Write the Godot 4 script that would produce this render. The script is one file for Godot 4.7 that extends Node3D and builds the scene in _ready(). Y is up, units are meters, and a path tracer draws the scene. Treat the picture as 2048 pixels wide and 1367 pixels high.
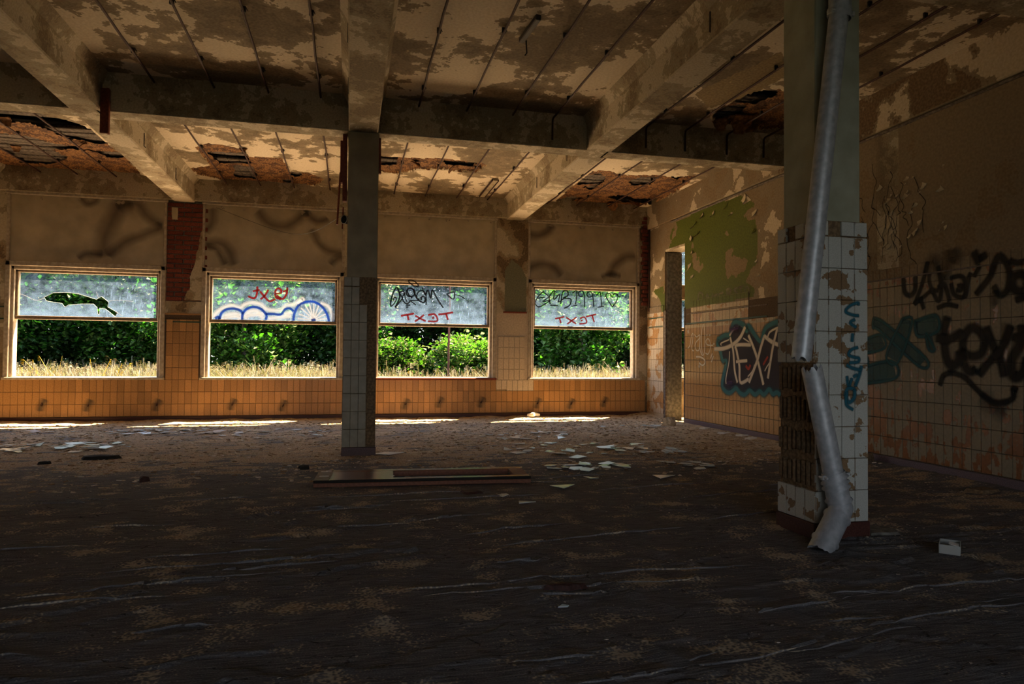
extends Node3D
# An empty works hall: camera at the near end, four windows in the far wall, a concrete grid of columns and beams.
# Plan coordinates: x to the right along the far wall, y up, d the depth from the camera (Godot's -z).

const EYE := 1.1        # camera height
const BACK := 12.2      # inner face of the far wall
const RIGHT := 5.53     # inner face of the right wall
const CEIL := 4.0
const BEAM := 3.62      # underside of the beams

var M := {}
var rng := RandomNumberGenerator.new()
var counts := {}

func P(x: float, y: float, d: float) -> Vector3:
	return Vector3(x, y, -d)

func _ready() -> void:
	rng.seed = 71
	set_camera()
	set_light()
	make_materials()
	build_shell()
	build_right_wall()
	build_windows()
	build_ceiling()
	build_columns()
	build_floor()
	build_outside()
	build_things()
	build_shards()

func set_camera() -> void:
	var cam := Camera3D.new()
	cam.name = "camera"
	var yaw := deg_to_rad(13.245)
	var pit := deg_to_rad(1.324)
	var rol := deg_to_rad(0.4926)
	var f := P(sin(yaw) * cos(pit), sin(pit), cos(yaw) * cos(pit))
	var r0 := P(cos(yaw), 0, -sin(yaw))
	var u0 := r0.cross(f)
	var r := r0 * cos(rol) + u0 * sin(rol)
	var u := u0 * cos(rol) - r0 * sin(rol)
	cam.transform = Transform3D(Basis(r, u, -f), Vector3(0, EYE, 0))
	cam.fov = rad_to_deg(2.0 * atan(683.5 / 1374.0))
	cam.near = 0.05
	cam.far = 300.0
	add_child(cam)
	cam.current = true

func set_light() -> void:
	var sky := ProceduralSkyMaterial.new()
	sky.sky_top_color = Color(0.60, 0.69, 0.82)
	sky.sky_horizon_color = Color(0.91, 0.91, 0.89)
	sky.sky_curve = 0.18
	sky.ground_bottom_color = Color(0.25, 0.27, 0.2)
	sky.ground_horizon_color = Color(0.5, 0.52, 0.45)
	sky.sun_angle_max = 1.0
	var env := Environment.new()
	env.background_mode = Environment.BG_SKY
	env.sky = Sky.new()
	env.sky.sky_material = sky
	env.background_energy_multiplier = 1.0
	env.tonemap_mode = Environment.TONE_MAPPER_LINEAR
	env.tonemap_exposure = 4.9
	env.sdfgi_enabled = true
	env.ssao_enabled = true
	env.ssil_enabled = true
	var we := WorldEnvironment.new()
	we.name = "environment"
	we.environment = env
	add_child(we)
	# midsummer sun, high beyond the far wall and to the right
	var sun := DirectionalLight3D.new()
	sun.name = "sun"
	sun.light_color = Color(1.0, 0.86, 0.66)
	sun.light_energy = 4.0
	sun.light_angular_distance = 0.6
	sun.shadow_enabled = true
	sun.sky_mode = DirectionalLight3D.SKY_MODE_LIGHT_ONLY
	sun.look_at_from_position(Vector3.ZERO, -P(1.25, 2.6, 1.0), Vector3.UP)
	add_child(sun)

# ---------------------------------------------------------------- geometry
class Geo:
	var v := PackedVector3Array()
	var n := PackedVector3Array()
	var t := PackedVector2Array()
	var c := PackedColorArray()
	var ix := PackedInt32Array()
	var col := Color.WHITE

	func tri(a: Vector3, b: Vector3, d: Vector3) -> void:   # clockwise seen from the front
		var nn := (d - a).cross(b - a).normalized()
		var k := v.size()
		v.append_array([a, b, d])
		n.append_array([nn, nn, nn])
		c.append_array([col, col, col])
		ix.append_array([k, k + 1, k + 2])

	func quad(a: Vector3, b: Vector3, d: Vector3, e: Vector3) -> void:
		var nn := (d - a).cross(b - a).normalized()
		if nn.length_squared() < 0.5:
			nn = (e - a).cross(d - a).normalized()
		var k := v.size()
		v.append_array([a, b, d, e])
		n.append_array([nn, nn, nn, nn])
		c.append_array([col, col, col, col])
		ix.append_array([k, k + 1, k + 2, k, k + 2, k + 3])

	func out(a: Vector3, b: Vector3, d: Vector3, e: Vector3, mid: Vector3) -> void:
		if (d - a).cross(b - a).dot(a + d - mid * 2.0) >= 0.0:
			quad(a, b, d, e)
		else:
			quad(e, d, b, a)

	func out3(a: Vector3, b: Vector3, d: Vector3, mid: Vector3) -> void:
		if (d - a).cross(b - a).dot(a + b + d - mid * 3.0) >= 0.0:
			tri(a, b, d)
		else:
			tri(d, b, a)

	# a box, its edges chamfered by bev
	func box(m: Vector3, s: Vector3, bev := 0.0, turn := Basis.IDENTITY) -> void:
		var h := s * 0.5
		if bev <= 0.0:
			for a in 3:
				for g in [-1.0, 1.0]:
					var q: Array[Vector3] = []
					for w in [[-1.0, -1.0], [1.0, -1.0], [1.0, 1.0], [-1.0, 1.0]]:
						var p := Vector3.ZERO
						p[a] = h[a] * g
						p[(a + 1) % 3] = h[(a + 1) % 3] * w[0]
						p[(a + 2) % 3] = h[(a + 2) % 3] * w[1]
						q.append(m + turn * p)
					out(q[0], q[1], q[2], q[3], m)
			return
		var at := func(a: int, sg: Vector3) -> Vector3:
			var p := Vector3(h.x - bev, h.y - bev, h.z - bev)
			p[a] = h[a]
			return m + turn * (p * sg)
		for a in 3:
			var b := (a + 1) % 3
			var d := (a + 2) % 3
			for g in [-1.0, 1.0]:
				var q: Array[Vector3] = []
				for w in [[-1.0, -1.0], [1.0, -1.0], [1.0, 1.0], [-1.0, 1.0]]:
					var sg := Vector3.ONE
					sg[a] = g
					sg[b] = w[0]
					sg[d] = w[1]
					q.append(at.call(a, sg))
				out(q[0], q[1], q[2], q[3], m)
				for g2 in [-1.0, 1.0]:
					var s0 := Vector3.ONE
					s0[a] = g
					s0[b] = g2
					s0[d] = -1.0
					var s1 := s0
					s1[d] = 1.0
					out(at.call(a, s0), at.call(a, s1), at.call(b, s1), at.call(b, s0), m)
		for x in [-1.0, 1.0]:
			for y in [-1.0, 1.0]:
				for z in [-1.0, 1.0]:
					var sg := Vector3(x, y, z)
					out3(at.call(0, sg), at.call(1, sg), at.call(2, sg), m)

	func tube(pts: Array, radii: Array, sides := 10, caps := true) -> void:
		var k0 := v.size()
		var side := Vector3.ZERO
		var m := pts.size()
		var rr := func(i: int) -> float: return radii[min(i, radii.size() - 1)]
		for i in m:
			var dir: Vector3 = (pts[min(i + 1, m - 1)] - pts[max(i - 1, 0)]).normalized()
			if i == 0:
				side = dir.cross(Vector3.UP if absf(dir.y) < 0.9 else Vector3.RIGHT).normalized()
			side = (side - dir * side.dot(dir)).normalized()
			var up := dir.cross(side)
			for j in sides + 1:
				var a := TAU * j / sides
				var o := side * cos(a) + up * sin(a)
				v.append(pts[i] + o * rr.call(i))
				n.append(o)
				c.append(col)
			if i > 0:
				for j in sides:
					var p := k0 + (i - 1) * (sides + 1) + j
					var q := p + sides + 1
					ix.append_array([p, q, p + 1, p + 1, q, q + 1])
		if caps:
			for e in [0, m - 1]:
				var mid: Vector3 = pts[e]
				var inside: Vector3 = pts[1] if e == 0 else pts[m - 2]
				for j in sides:
					out3(mid, v[k0 + e * (sides + 1) + j], v[k0 + e * (sides + 1) + j + 1], inside)

	# a flat outline with thickness: front face at o, body going towards -ez
	func prism(poly: PackedVector2Array, o: Vector3, ex: Vector3, ey: Vector3, ez: Vector3, thick: float, both := true) -> void:
		var tr := Geometry2D.triangulate_polygon(poly)
		var f := func(p: Vector2, dz: float) -> Vector3: return o + ex * p.x + ey * p.y + ez * dz
		for i in range(0, tr.size(), 3):
			out3(f.call(poly[tr[i]], 0.0), f.call(poly[tr[i + 1]], 0.0), f.call(poly[tr[i + 2]], 0.0), f.call(poly[tr[i]], -1.0))
			if both:
				out3(f.call(poly[tr[i]], -thick), f.call(poly[tr[i + 1]], -thick), f.call(poly[tr[i + 2]], -thick), f.call(poly[tr[i]], 1.0))
		var cw := Geometry2D.is_polygon_clockwise(poly)
		for i in poly.size():
			var a := poly[i]
			var b := poly[(i + 1) % poly.size()]
			var nrm := Vector2(b.y - a.y, a.x - b.x) * (-1.0 if cw else 1.0)
			var m2: Vector3 = f.call((a + b) * 0.5, -thick * 0.5) - (ex * nrm.x + ey * nrm.y).normalized()
			out(f.call(a, 0.0), f.call(b, 0.0), f.call(b, -thick), f.call(a, -thick), m2)

	# a painted stroke lying on a surface: curve through the points, edges fading out when soft
	func ribbon(pts: Array, width: float, nrm: Vector3, soft: float, alpha: float) -> void:
		var cv: Array[Vector3] = []
		for i in pts.size() - 1:
			var p0: Vector3 = pts[max(i - 1, 0)]
			var p3: Vector3 = pts[min(i + 2, pts.size() - 1)]
			var steps := 5
			for s in steps:
				cv.append((pts[i] as Vector3).cubic_interpolate(pts[i + 1], p0, p3, float(s) / steps))
		cv.append(pts[pts.size() - 1])
		var d0 := (cv[0] - cv[1]).normalized() * width * 0.3
		var d1 := (cv[cv.size() - 1] - cv[cv.size() - 2]).normalized() * width * 0.3
		cv.insert(0, cv[0] + d0)
		cv.append(cv[cv.size() - 1] + d1)
		var k0 := v.size()
		var lanes := [-0.5 - soft * 0.5, -0.5 + soft * 0.5, 0.5 - soft * 0.5, 0.5 + soft * 0.5]
		for i in cv.size():
			var dir := (cv[min(i + 1, cv.size() - 1)] - cv[max(i - 1, 0)]).normalized()
			var side := nrm.cross(dir).normalized()
			var tip := 0.55 if i == 0 or i == cv.size() - 1 else 1.0
			for l in 4:
				v.append(cv[i] + side * lanes[l] * width * tip)
				n.append(nrm)
				var a := alpha if l == 1 or l == 2 else 0.0
				if (i == 0 or i == cv.size() - 1) and soft > 0.1:
					a = 0.0
				c.append(Color(col.r, col.g, col.b, a))
			if i > 0:
				for l in 3:
					var p := k0 + (i - 1) * 4 + l
					ix.append_array([p, p + 1, p + 4, p + 1, p + 5, p + 4])

	func mesh(shift := Vector3.ZERO) -> ArrayMesh:
		if shift != Vector3.ZERO:
			for i in v.size():
				v[i] -= shift
		var arr := []
		arr.resize(Mesh.ARRAY_MAX)
		arr[Mesh.ARRAY_VERTEX] = v
		arr[Mesh.ARRAY_NORMAL] = n
		if t.size() == v.size():
			arr[Mesh.ARRAY_TEX_UV] = t
		arr[Mesh.ARRAY_COLOR] = c
		arr[Mesh.ARRAY_INDEX] = ix
		var am := ArrayMesh.new()
		am.add_surface_from_arrays(Mesh.PRIMITIVE_TRIANGLES, arr)
		return am

# ---------------------------------------------------------------- nodes
func numbered(called: String) -> String:
	var k: int = counts.get(called, -1) + 1
	counts[called] = k
	return called if k == 0 else "%s_%03d" % [called, k]

func whereabouts(o: Node) -> Vector3:
	var p := Vector3.ZERO
	while o is Node3D and o != self:
		p += o.position
		o = o.get_parent()
	return p

func tag(o: Node, label := "", category := "", group := "", kind := "") -> Node:
	for pair in [["label", label], ["category", category], ["group", group], ["kind", kind]]:
		if pair[1]:
			o.set_meta(pair[0], pair[1])
	return o

func thing(called: String, at: Vector3, label := "", category := "", group := "", kind := "") -> Node3D:
	var o := Node3D.new()
	o.name = numbered(called)
	add_child(o)
	o.position = at
	tag(o, label, category, group, kind)
	return o

# one mesh under its thing; the geometry is given in the place's coordinates
func obj(called: String, g: Geo, m: Material, parent: Node = null) -> MeshInstance3D:
	var o := MeshInstance3D.new()
	var under: Node = parent if parent else self
	o.name = called if parent else numbered(called)
	o.mesh = g.mesh(whereabouts(parent) if parent else Vector3.ZERO)
	o.material_override = m
	under.add_child(o, true)
	return o

func put(called: String, mesh: Mesh, m: Material, parent: Node, at: Vector3, turn := Basis.IDENTITY) -> MeshInstance3D:
	var o := MeshInstance3D.new()
	o.name = called
	o.mesh = mesh
	o.material_override = m
	o.transform = Transform3D(turn, at - whereabouts(parent))
	parent.add_child(o, true)
	return o

func slab(x0: float, x1: float, y0: float, y1: float, d0: float, d1: float, g: Geo = null, bev := 0.0) -> Geo:
	if g == null:
		g = Geo.new()
	g.box(P((x0 + x1) / 2, (y0 + y1) / 2, (d0 + d1) / 2), Vector3(x1 - x0, y1 - y0, d1 - d0).abs(), bev)
	return g

func pairs(flat: Array) -> PackedVector2Array:
	var p := PackedVector2Array()
	for i in range(0, flat.size(), 2):
		p.append(Vector2(flat[i], flat[i + 1]))
	return p

# strokes on a wall: plane "x" (points are depth, height) or "d" (points are x, height)
func paint_strokes(called: String, list: Array, plane: String, at: float, parent: Node, looks: Dictionary) -> void:
	var by := {}
	var k := 0
	for s in list:
		if not looks.has(s[0]):
			continue
		if not by.has(s[0]):
			by[s[0]] = Geo.new()
		var g: Geo = by[s[0]]
		var look: Dictionary = looks[s[0]]
		var lift: float = 0.002 + 0.0002 * k + look.get("lift", 0.0)
		k += 1
		var pts := []
		for q in pairs(s[2]):
			pts.append(P(at - lift, q.y, q.x) if plane == "x" else P(q.x, q.y, at - lift))
		g.ribbon(pts, s[1] * look.get("wide", 1.0), Vector3(-1, 0, 0) if plane == "x" else Vector3(0, 0, 1), look.soft, look.alpha)
	for key in by:
		obj(looks[key].get("name", called), by[key], looks[key].mat, parent)

# ---------------------------------------------------------------- textures
func noise(w: int, h: int, sd: int, size: float, oct := 4, ridged := false, seamless := false) -> PackedByteArray:
	var f := FastNoiseLite.new()
	f.seed = sd
	f.noise_type = FastNoiseLite.TYPE_SIMPLEX_SMOOTH
	f.frequency = 1.0 / size
	f.fractal_octaves = oct
	f.fractal_type = FastNoiseLite.FRACTAL_RIDGED if ridged else FastNoiseLite.FRACTAL_FBM
	var im: Image = f.get_seamless_image(w, h) if seamless else f.get_image(w, h)
	im.convert(Image.FORMAT_L8)
	return im.get_data()

func stretched(w: int, h: int, sd: int, size: float, oct: int, fx: int, fy: int, seamless := false) -> PackedByteArray:
	var f := FastNoiseLite.new()
	f.seed = sd
	f.noise_type = FastNoiseLite.TYPE_SIMPLEX_SMOOTH
	f.frequency = 1.0 / size
	f.fractal_octaves = oct
	var im: Image = f.get_seamless_image(w / fx, h / fy) if seamless else f.get_image(w / fx, h / fy)
	im.convert(Image.FORMAT_L8)
	im.resize(w, h, Image.INTERPOLATE_BILINEAR)
	return im.get_data()

# soft masks of outlines, drawn small and enlarged; pts map to pixels by (p - org) * per
func outline_mask(w: int, h: int, polys: Array, org: Vector2, per: Vector2, shrink := 4) -> PackedByteArray:
	var sw := w / shrink
	var sh := h / shrink
	var b := PackedByteArray()
	b.resize(sw * sh)
	for poly in polys:
		var q := PackedVector2Array()
		var box := Rect2()
		for p in poly:
			var s: Vector2 = (p - org) * per / shrink
			box = Rect2(s, Vector2.ZERO) if q.is_empty() else box.expand(s)
			q.append(s)
		for y in range(maxi(0, int(box.position.y)), mini(sh, int(box.end.y) + 1)):
			for x in range(maxi(0, int(box.position.x)), mini(sw, int(box.end.x) + 1)):
				if Geometry2D.is_point_in_polygon(Vector2(x + 0.5, y + 0.5), q):
					b[y * sw + x] = 255
	var im := Image.create_from_data(sw, sh, false, Image.FORMAT_L8, b)
	im.resize(w, h, Image.INTERPOLATE_CUBIC)
	return im.get_data()

func lin(r: float, g: float, b: float) -> Color:
	return Color(r, g, b).linear_to_srgb()

# layers: [dark colour, light colour, relief 0..255, roughness 0..1]; which[i] names the layer of each pixel, fine its grain
func coat(w: int, h: int, which: PackedByteArray, fine: PackedByteArray, layers: Array) -> Dictionary:
	var lr := PackedByteArray()
	var lg := PackedByteArray()
	var lb := PackedByteArray()
	var lh := PackedByteArray()
	for l in layers:
		var a: Color = l[0].linear_to_srgb()
		var b: Color = l[1].linear_to_srgb()
		for f in 256:
			var k := clampf((f - 40.0) / 175.0, 0, 1)
			var m := a.lerp(b, k)
			lr.append(int(clampf(m.r * 255, 0, 255)))
			lg.append(int(clampf(m.g * 255, 0, 255)))
			lb.append(int(clampf(m.b * 255, 0, 255)))
			lh.append(int(clampf(l[2] + (f - 128) * 0.22, 0, 255)))
	var rgb := PackedByteArray()
	rgb.resize(w * h * 3)
	var ht := PackedByteArray()
	ht.resize(w * h)
	var j := 0
	for i in w * h:
		var q: int = (which[i] << 8) | fine[i]
		rgb[j] = lr[q]
		rgb[j + 1] = lg[q]
		rgb[j + 2] = lb[q]
		ht[i] = lh[q]
		j += 3
	return {
		"al": ImageTexture.create_from_image(Image.create_from_data(w, h, false, Image.FORMAT_RGB8, rgb)),
		"ht": ImageTexture.create_from_image(Image.create_from_data(w, h, false, Image.FORMAT_L8, ht)),
	}

func plain(c: Color, rough := 0.8, metal := 0.0) -> StandardMaterial3D:
	var m := StandardMaterial3D.new()
	m.albedo_color = c.linear_to_srgb()
	m.roughness = rough
	m.metallic = metal
	m.metallic_specular = 0.4
	return m

func triplanar(m: StandardMaterial3D, size: Vector3, off := Vector3.ZERO) -> StandardMaterial3D:
	m.uv1_triplanar = true
	m.uv1_world_triplanar = true
	m.uv1_scale = Vector3.ONE / size
	m.uv1_offset = off / size
	m.uv1_triplanar_sharpness = 8.0
	return m

func coated(d: Dictionary, rough: float, relief: float, size: Vector3, off := Vector3.ZERO) -> StandardMaterial3D:
	var m := plain(Color.WHITE, rough)
	m.albedo_texture = d.al
	if relief > 0.0:
		m.heightmap_enabled = true
		m.heightmap_texture = d.ht
		m.heightmap_scale = relief
	return triplanar(m, size, off)

func by_key(key: PackedByteArray, fine: PackedByteArray, cuts: Array, wob := 3) -> PackedByteArray:
	var lut := PackedByteArray()
	for k in 512:
		var l := 0
		while l < cuts.size() and k - 128 >= cuts[l]:
			l += 1
		lut.append(l)
	var o := PackedByteArray()
	o.resize(key.size())
	for i in key.size():
		o[i] = lut[key[i] + 128 + ((fine[i] - 128) >> wob)]
	return o

func mud(sd: int, size: float, a: Color, b: Color, rough: float, relief: float, metres: float, px := 512) -> StandardMaterial3D:
	var f := noise(px, px, sd, size, 5, false, true)
	var z := PackedByteArray()
	z.resize(px * px)
	return coated(coat(px, px, z, f, [[a, b, 128, 0]]), rough, relief, Vector3.ONE * metres)

func make_materials() -> void:
	# peeling limewash over concrete, used on beams, pillars and column heads
	var w := 1024
	var key := noise(w, w, 5, 260, 7, false, true)
	var fine := noise(w, w, 9, 9, 5, false, true)
	var chip := noise(w, w, 6, 40, 6, false, true)
	for i in w * w:
		key[i] = (key[i] * 11 + chip[i] * 5) >> 4
	var lay := by_key(key, fine, [98, 120, 150], 4)
	M.plaster = coated(coat(w, w, lay, fine, [
		[Color(0.19, 0.145, 0.09), Color(0.29, 0.225, 0.145), 60, 1],
		[Color(0.27, 0.215, 0.135), Color(0.38, 0.305, 0.20), 90, 1],
		[Color(0.30, 0.25, 0.165), Color(0.40, 0.335, 0.23), 170, 1],
		[Color(0.46, 0.39, 0.28), Color(0.62, 0.54, 0.41), 200, 1]]), 0.85, 0.35, Vector3.ONE * 3.1)
	M.paint_grey = mud(21, 90, Color(0.24, 0.195, 0.125), Color(0.33, 0.272, 0.18), 0.7, 0.1, 1.7)
	M.paint_green = mud(22, 90, Color(0.27, 0.27, 0.19), Color(0.36, 0.36, 0.27), 0.65, 0.1, 1.7)
	M.concrete = mud(23, 40, Color(0.11, 0.105, 0.085), Color(0.24, 0.225, 0.19), 0.9, 0.8, 0.9)
	M.mortar = mud(24, 30, Color(0.10, 0.065, 0.035), Color(0.25, 0.165, 0.09), 0.95, 0.7, 0.6)
	M.rust_fill = mud(25, 40, Color(0.085, 0.035, 0.012), Color(0.30, 0.15, 0.06), 0.95, 1.2, 0.7)
	M.slat = mud(26, 40, Color(0.075, 0.06, 0.05), Color(0.21, 0.175, 0.15), 0.9, 0.5, 0.8)
	M.frame = mud(27, 50, Color(0.33, 0.27, 0.20), Color(0.50, 0.43, 0.34), 0.6, 0.15, 0.8)
	M.sash = mud(28, 50, Color(0.16, 0.115, 0.075), Color(0.27, 0.205, 0.14), 0.6, 0.15, 0.8)
	M.red_wood = mud(29, 30, Color(0.14, 0.03, 0.015), Color(0.24, 0.06, 0.028), 0.7, 0.2, 0.5)
	M.conduit = mud(30, 30, Color(0.030, 0.011, 0.008), Color(0.07, 0.025, 0.017), 0.7, 0.1, 0.4)
	M.oil_paint = mud(31, 120, Color(0.43, 0.36, 0.245), Color(0.54, 0.46, 0.325), 0.55, 0.1, 1.6)
	M.zinc = mud(32, 60, Color(0.36, 0.38, 0.40), Color(0.52, 0.54, 0.56), 0.42, 0.06, 0.5)
	M.zinc.metallic = 0.35
	M.skirt = mud(33, 20, Color(0.055, 0.018, 0.014), Color(0.10, 0.04, 0.03), 0.4, 0.1, 0.4)
	M.skirt_lilac = mud(34, 20, Color(0.09, 0.06, 0.075), Color(0.15, 0.11, 0.13), 0.45, 0.1, 0.4)
	M.door_wood = mud(35, 30, Color(0.12, 0.05, 0.03), Color(0.20, 0.09, 0.055), 0.22, 0.08, 0.6)
	M.door_edge = mud(36, 30, Color(0.15, 0.052, 0.024), Color(0.23, 0.085, 0.042), 0.55, 0.1, 0.5)
	M.grout = mud(37, 20, Color(0.06, 0.04, 0.025), Color(0.13, 0.09, 0.055), 0.95, 0.1, 0.5)
	M.iron = plain(Color(0.03, 0.026, 0.022), 0.6)
	M.paper = plain(Color(0.70, 0.68, 0.64), 0.9)
	M.card = plain(Color(0.42, 0.42, 0.38), 0.85)
	M.line_green = plain(Color(0.03, 0.07, 0.045), 0.3)
	M.dark = plain(Color(0.02, 0.017, 0.014), 0.9)
	for t in 4:
		var s: float = [0.82, 1.0, 1.12, 0.92][t]
		M["tile%d" % t] = mud(40 + t, 14, Color(0.36, 0.185, 0.065) * s, Color(0.48, 0.265, 0.105) * s, 0.33, 0.05, 0.45, 256)
	for t in 3:
		var s: float = [0.85, 1.0, 1.15][t]
		M["brick%d" % t] = mud(45 + t, 20, Color(0.12, 0.026, 0.016) * s, Color(0.27, 0.075, 0.045) * s, 0.9, 0.4, 0.3, 256)
	# spray paints: the colour and how thick it lies come from the vertices
	for p in [["spray", 0.7]]:
		var m := plain(Color.WHITE, p[1])
		m.vertex_color_use_as_albedo = true
		m.transparency = BaseMaterial3D.TRANSPARENCY_ALPHA
		M[p[0]] = m
	M.spray_black = spray(Color(0.008, 0.007, 0.006))
	M.spray_red = spray(Color(0.30, 0.012, 0.01))
	M.spray_blue = spray(Color(0.012, 0.10, 0.42))
	M.spray_white = spray(Color(0.74, 0.74, 0.72))
	M.spray_pale = spray(Color(0.70, 0.62, 0.50))
	M.spray_teal = spray(Color(0.012, 0.075, 0.085))
	M.spray_grey = spray(Color(0.20, 0.16, 0.10))
	M.spray_soot = spray(Color(0.13, 0.095, 0.06))
	M.spray_violet = spray(Color(0.06, 0.02, 0.09))
	M.spray_white_glass = spray(Color(0.74, 0.76, 0.78))
	M.spray_white_glass.backlight_enabled = true
	M.spray_white_glass.backlight = Color(0.6, 0.62, 0.66)
	M.spray_blue.backlight_enabled = true
	M.spray_blue.backlight = Color(0.35, 0.45, 0.7)
	M.spray_red.backlight_enabled = true
	M.spray_red.backlight = Color(0.45, 0.3, 0.3)
	make_glass()

func spray(c: Color) -> StandardMaterial3D:
	var m := plain(c, 0.7)
	m.vertex_color_use_as_albedo = true
	m.transparency = BaseMaterial3D.TRANSPARENCY_ALPHA
	return m

func make_glass() -> void:
	# panes clouded with dust: thin film above, thick towards the lower edge, with rain streaks
	var w := 512
	var h := 256
	var f := noise(w, h, 61, 60, 4)
	var sp := noise(w, h, 62, 3.0, 2)
	var st := stretched(w, h, 63, 5.0, 2, 1, 16)
	var b := PackedByteArray()
	for y in h:
		var low := pow(float(y) / h, 3.0) * 46.0
		for x in w:
			var i := y * w + x
			var a := 21.0 + (f[i] - 128) * 0.16 + low + maxf(0.0, sp[i] - 168.0) * 0.8 + maxf(0.0, st[i] - 175.0) * 1.3 * (1.0 if x > w * 0.55 else 0.25)
			b.append_array([132, 168, 218, int(clampf(a, 0, 235))])
	var m := plain(Color.WHITE, 0.5)
	m.albedo_texture = ImageTexture.create_from_image(Image.create_from_data(w, h, false, Image.FORMAT_RGBA8, b))
	m.transparency = BaseMaterial3D.TRANSPARENCY_ALPHA
	m.backlight_enabled = true
	m.backlight = Color(1.3, 1.3, 1.3)
	M.dusty_glass = m
	var g := plain(Color(0.70, 0.84, 0.90), 0.22)
	g.albedo_color.a = 0.85
	g.transparency = BaseMaterial3D.TRANSPARENCY_ALPHA
	g.metallic_specular = 0.6
	M.shard = g
	var e := plain(Color(0.30, 0.52, 0.50), 0.2)
	M.shard_edge = e

# ---------------------------------------------------------------- the shell
func build_shell() -> void:
	# far wall: parapet, pillars, wall over the windows; one painted surface for all of it
	var w := 2048
	var h := 704
	var key := noise(w, h, 101, 150, 7)
	var fine := noise(w, h, 102, 6, 4)
	var lay := by_key(key, fine, [95, 122, 144], 4)
	var low := [PackedVector2Array([Vector2(2.55, 1.93), Vector2(3.2, 1.93), Vector2(3.2, 0.72), Vector2(5.4, 0.72), Vector2(5.4, 0.6), Vector2(3.3, 0.6), Vector2(3.3, 0.4), Vector2(3.0, 0.4), Vector2(2.9, 0.5), Vector2(2.5, 0.55)])]
	var cream := outline_mask(w, h, low, Vector2(-6.2, 4.224), Vector2(1, -1) / 0.006)
	var patch := outline_mask(w, h, [PackedVector2Array([Vector2(2.73, 1.95), Vector2(3.14, 1.95), Vector2(3.14, 2.55), Vector2(3.05, 2.75), Vector2(2.92, 2.85), Vector2(2.85, 2.9), Vector2(2.8, 2.8), Vector2(2.73, 2.7)])], Vector2(-6.2, 4.224), Vector2(1, -1) / 0.006)
	for i in w * h:
		var f: int = (fine[i] - 128) >> 1
		if cream[i] + f > 130:
			lay[i] = 4
		elif patch[i] + f > 130:
			lay[i] = 5
	M.back = coated(coat(w, h, lay, fine, [
		[Color(0.13, 0.09, 0.05), Color(0.22, 0.155, 0.085), 60, 1],
		[Color(0.26, 0.19, 0.11), Color(0.36, 0.27, 0.165), 100, 1],
		[Color(0.29, 0.24, 0.155), Color(0.38, 0.315, 0.21), 150, 1],
		[Color(0.44, 0.37, 0.26), Color(0.56, 0.48, 0.35), 190, 1],
		[Color(0.50, 0.40, 0.29), Color(0.66, 0.55, 0.42), 200, 1],
		[Color(0.17, 0.17, 0.11), Color(0.23, 0.225, 0.15), 150, 1]]), 0.85, 0.3, Vector3(12.288, 4.224, 12.288), Vector3(6.2, 0, 0))
	var wall := thing("wall_back", P(0, 0, BACK), "far wall of the hall with four wide window openings between plastered pillars", "wall", "", "structure")
	var g := slab(-8.6, 9.2, -0.2, 0.70, BACK, BACK + 0.35)
	obj("parapet", g, M.back, wall)
	g = Geo.new()
	for x in [[-8.6, -8.03], [-5.73, -5.24], [-0.12, 0.36], [2.57, 3.17], [5.36, 5.95], [8.2, 9.2]]:
		slab(x[0], x[1], 0.70, CEIL + 0.4, BACK, BACK + 0.17, g)
	slab(-2.95, -2.40, 0.70, 1.98, BACK, BACK + 0.17, g)
	slab(-2.95, -2.40, 1.98, CEIL + 0.4, BACK + 0.06, BACK + 0.17, g)
	obj("pillar", g, M.back, wall)
	g = Geo.new()
	for x in [[-8.03, -5.73], [-5.24, -2.95], [-2.40, -0.12], [0.36, 2.57], [3.17, 5.36]]:
		slab(x[0], x[1], 2.54, CEIL + 0.4, BACK + 0.10, BACK + 0.17, g)
	slab(5.95, 8.2, 3.9, CEIL + 0.4, BACK + 0.06, BACK + 0.17, g)
	obj("lintel_wall", g, M.back, wall)
	# smooth oil-painted panels over the windows, with a moulding round each
	var soot := {"s": {"mat": M.spray_soot, "soft": 0.9, "alpha": 0.5, "name": "soot_streak"}}
	var k := 0
	for x in [[-8.02, -5.74], [-5.23, -2.96], [-2.395, -0.125], [0.365, 2.565], [3.175, 5.355]]:
		var pan := obj("panel", slab(x[0], x[1], 2.55, 3.615, BACK + 0.03, BACK + 0.12, null, 0.004), M.oil_paint, wall)
		g = slab(x[0] - 0.02, x[1] + 0.02, 3.60, 3.645, BACK - 0.035, BACK + 0.06, null, 0.006)
		slab(x[0] - 0.01, x[0] + 0.03, 2.55, 3.6, BACK - 0.01, BACK + 0.06, g, 0.006)
		slab(x[1] - 0.03, x[1] + 0.01, 2.55, 3.6, BACK - 0.01, BACK + 0.06, g, 0.006)
		obj("panel_moulding", g, M.frame, wall)
		var marks: Array = [[], soot_first(), soot_second(), [], soot_fourth()][k]
		if marks.size():
			paint_strokes("soot_streak", marks, "d", BACK + 0.03, pan, soot)
		# loose flakes along the panel's upper edge
		for f in 7:
			var fx: float = lerpf(x[0] + 0.1, x[1] - 0.1, rng.randf())
			flake(P(fx, 3.59 - 0.03 * rng.randf(), BACK + 0.02), rng.randf_range(0.03, 0.09), Vector3(0, 0, 1), M.frame, pan, "paint_flake")
		k += 1
	# exposed bricks of the second pillar, and in the corner
	var brick: Array = []
	for v in 3:
		var bg := Geo.new()
		bg.box(Vector3.ZERO, Vector3([0.236, 0.225, 0.24][v], 0.062, 0.09), 0.006)
		brick.append(bg.mesh())
	var half := Geo.new()
	half.box(Vector3.ZERO, Vector3(0.112, 0.062, 0.09), 0.006)
	var hm := half.mesh()
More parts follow.
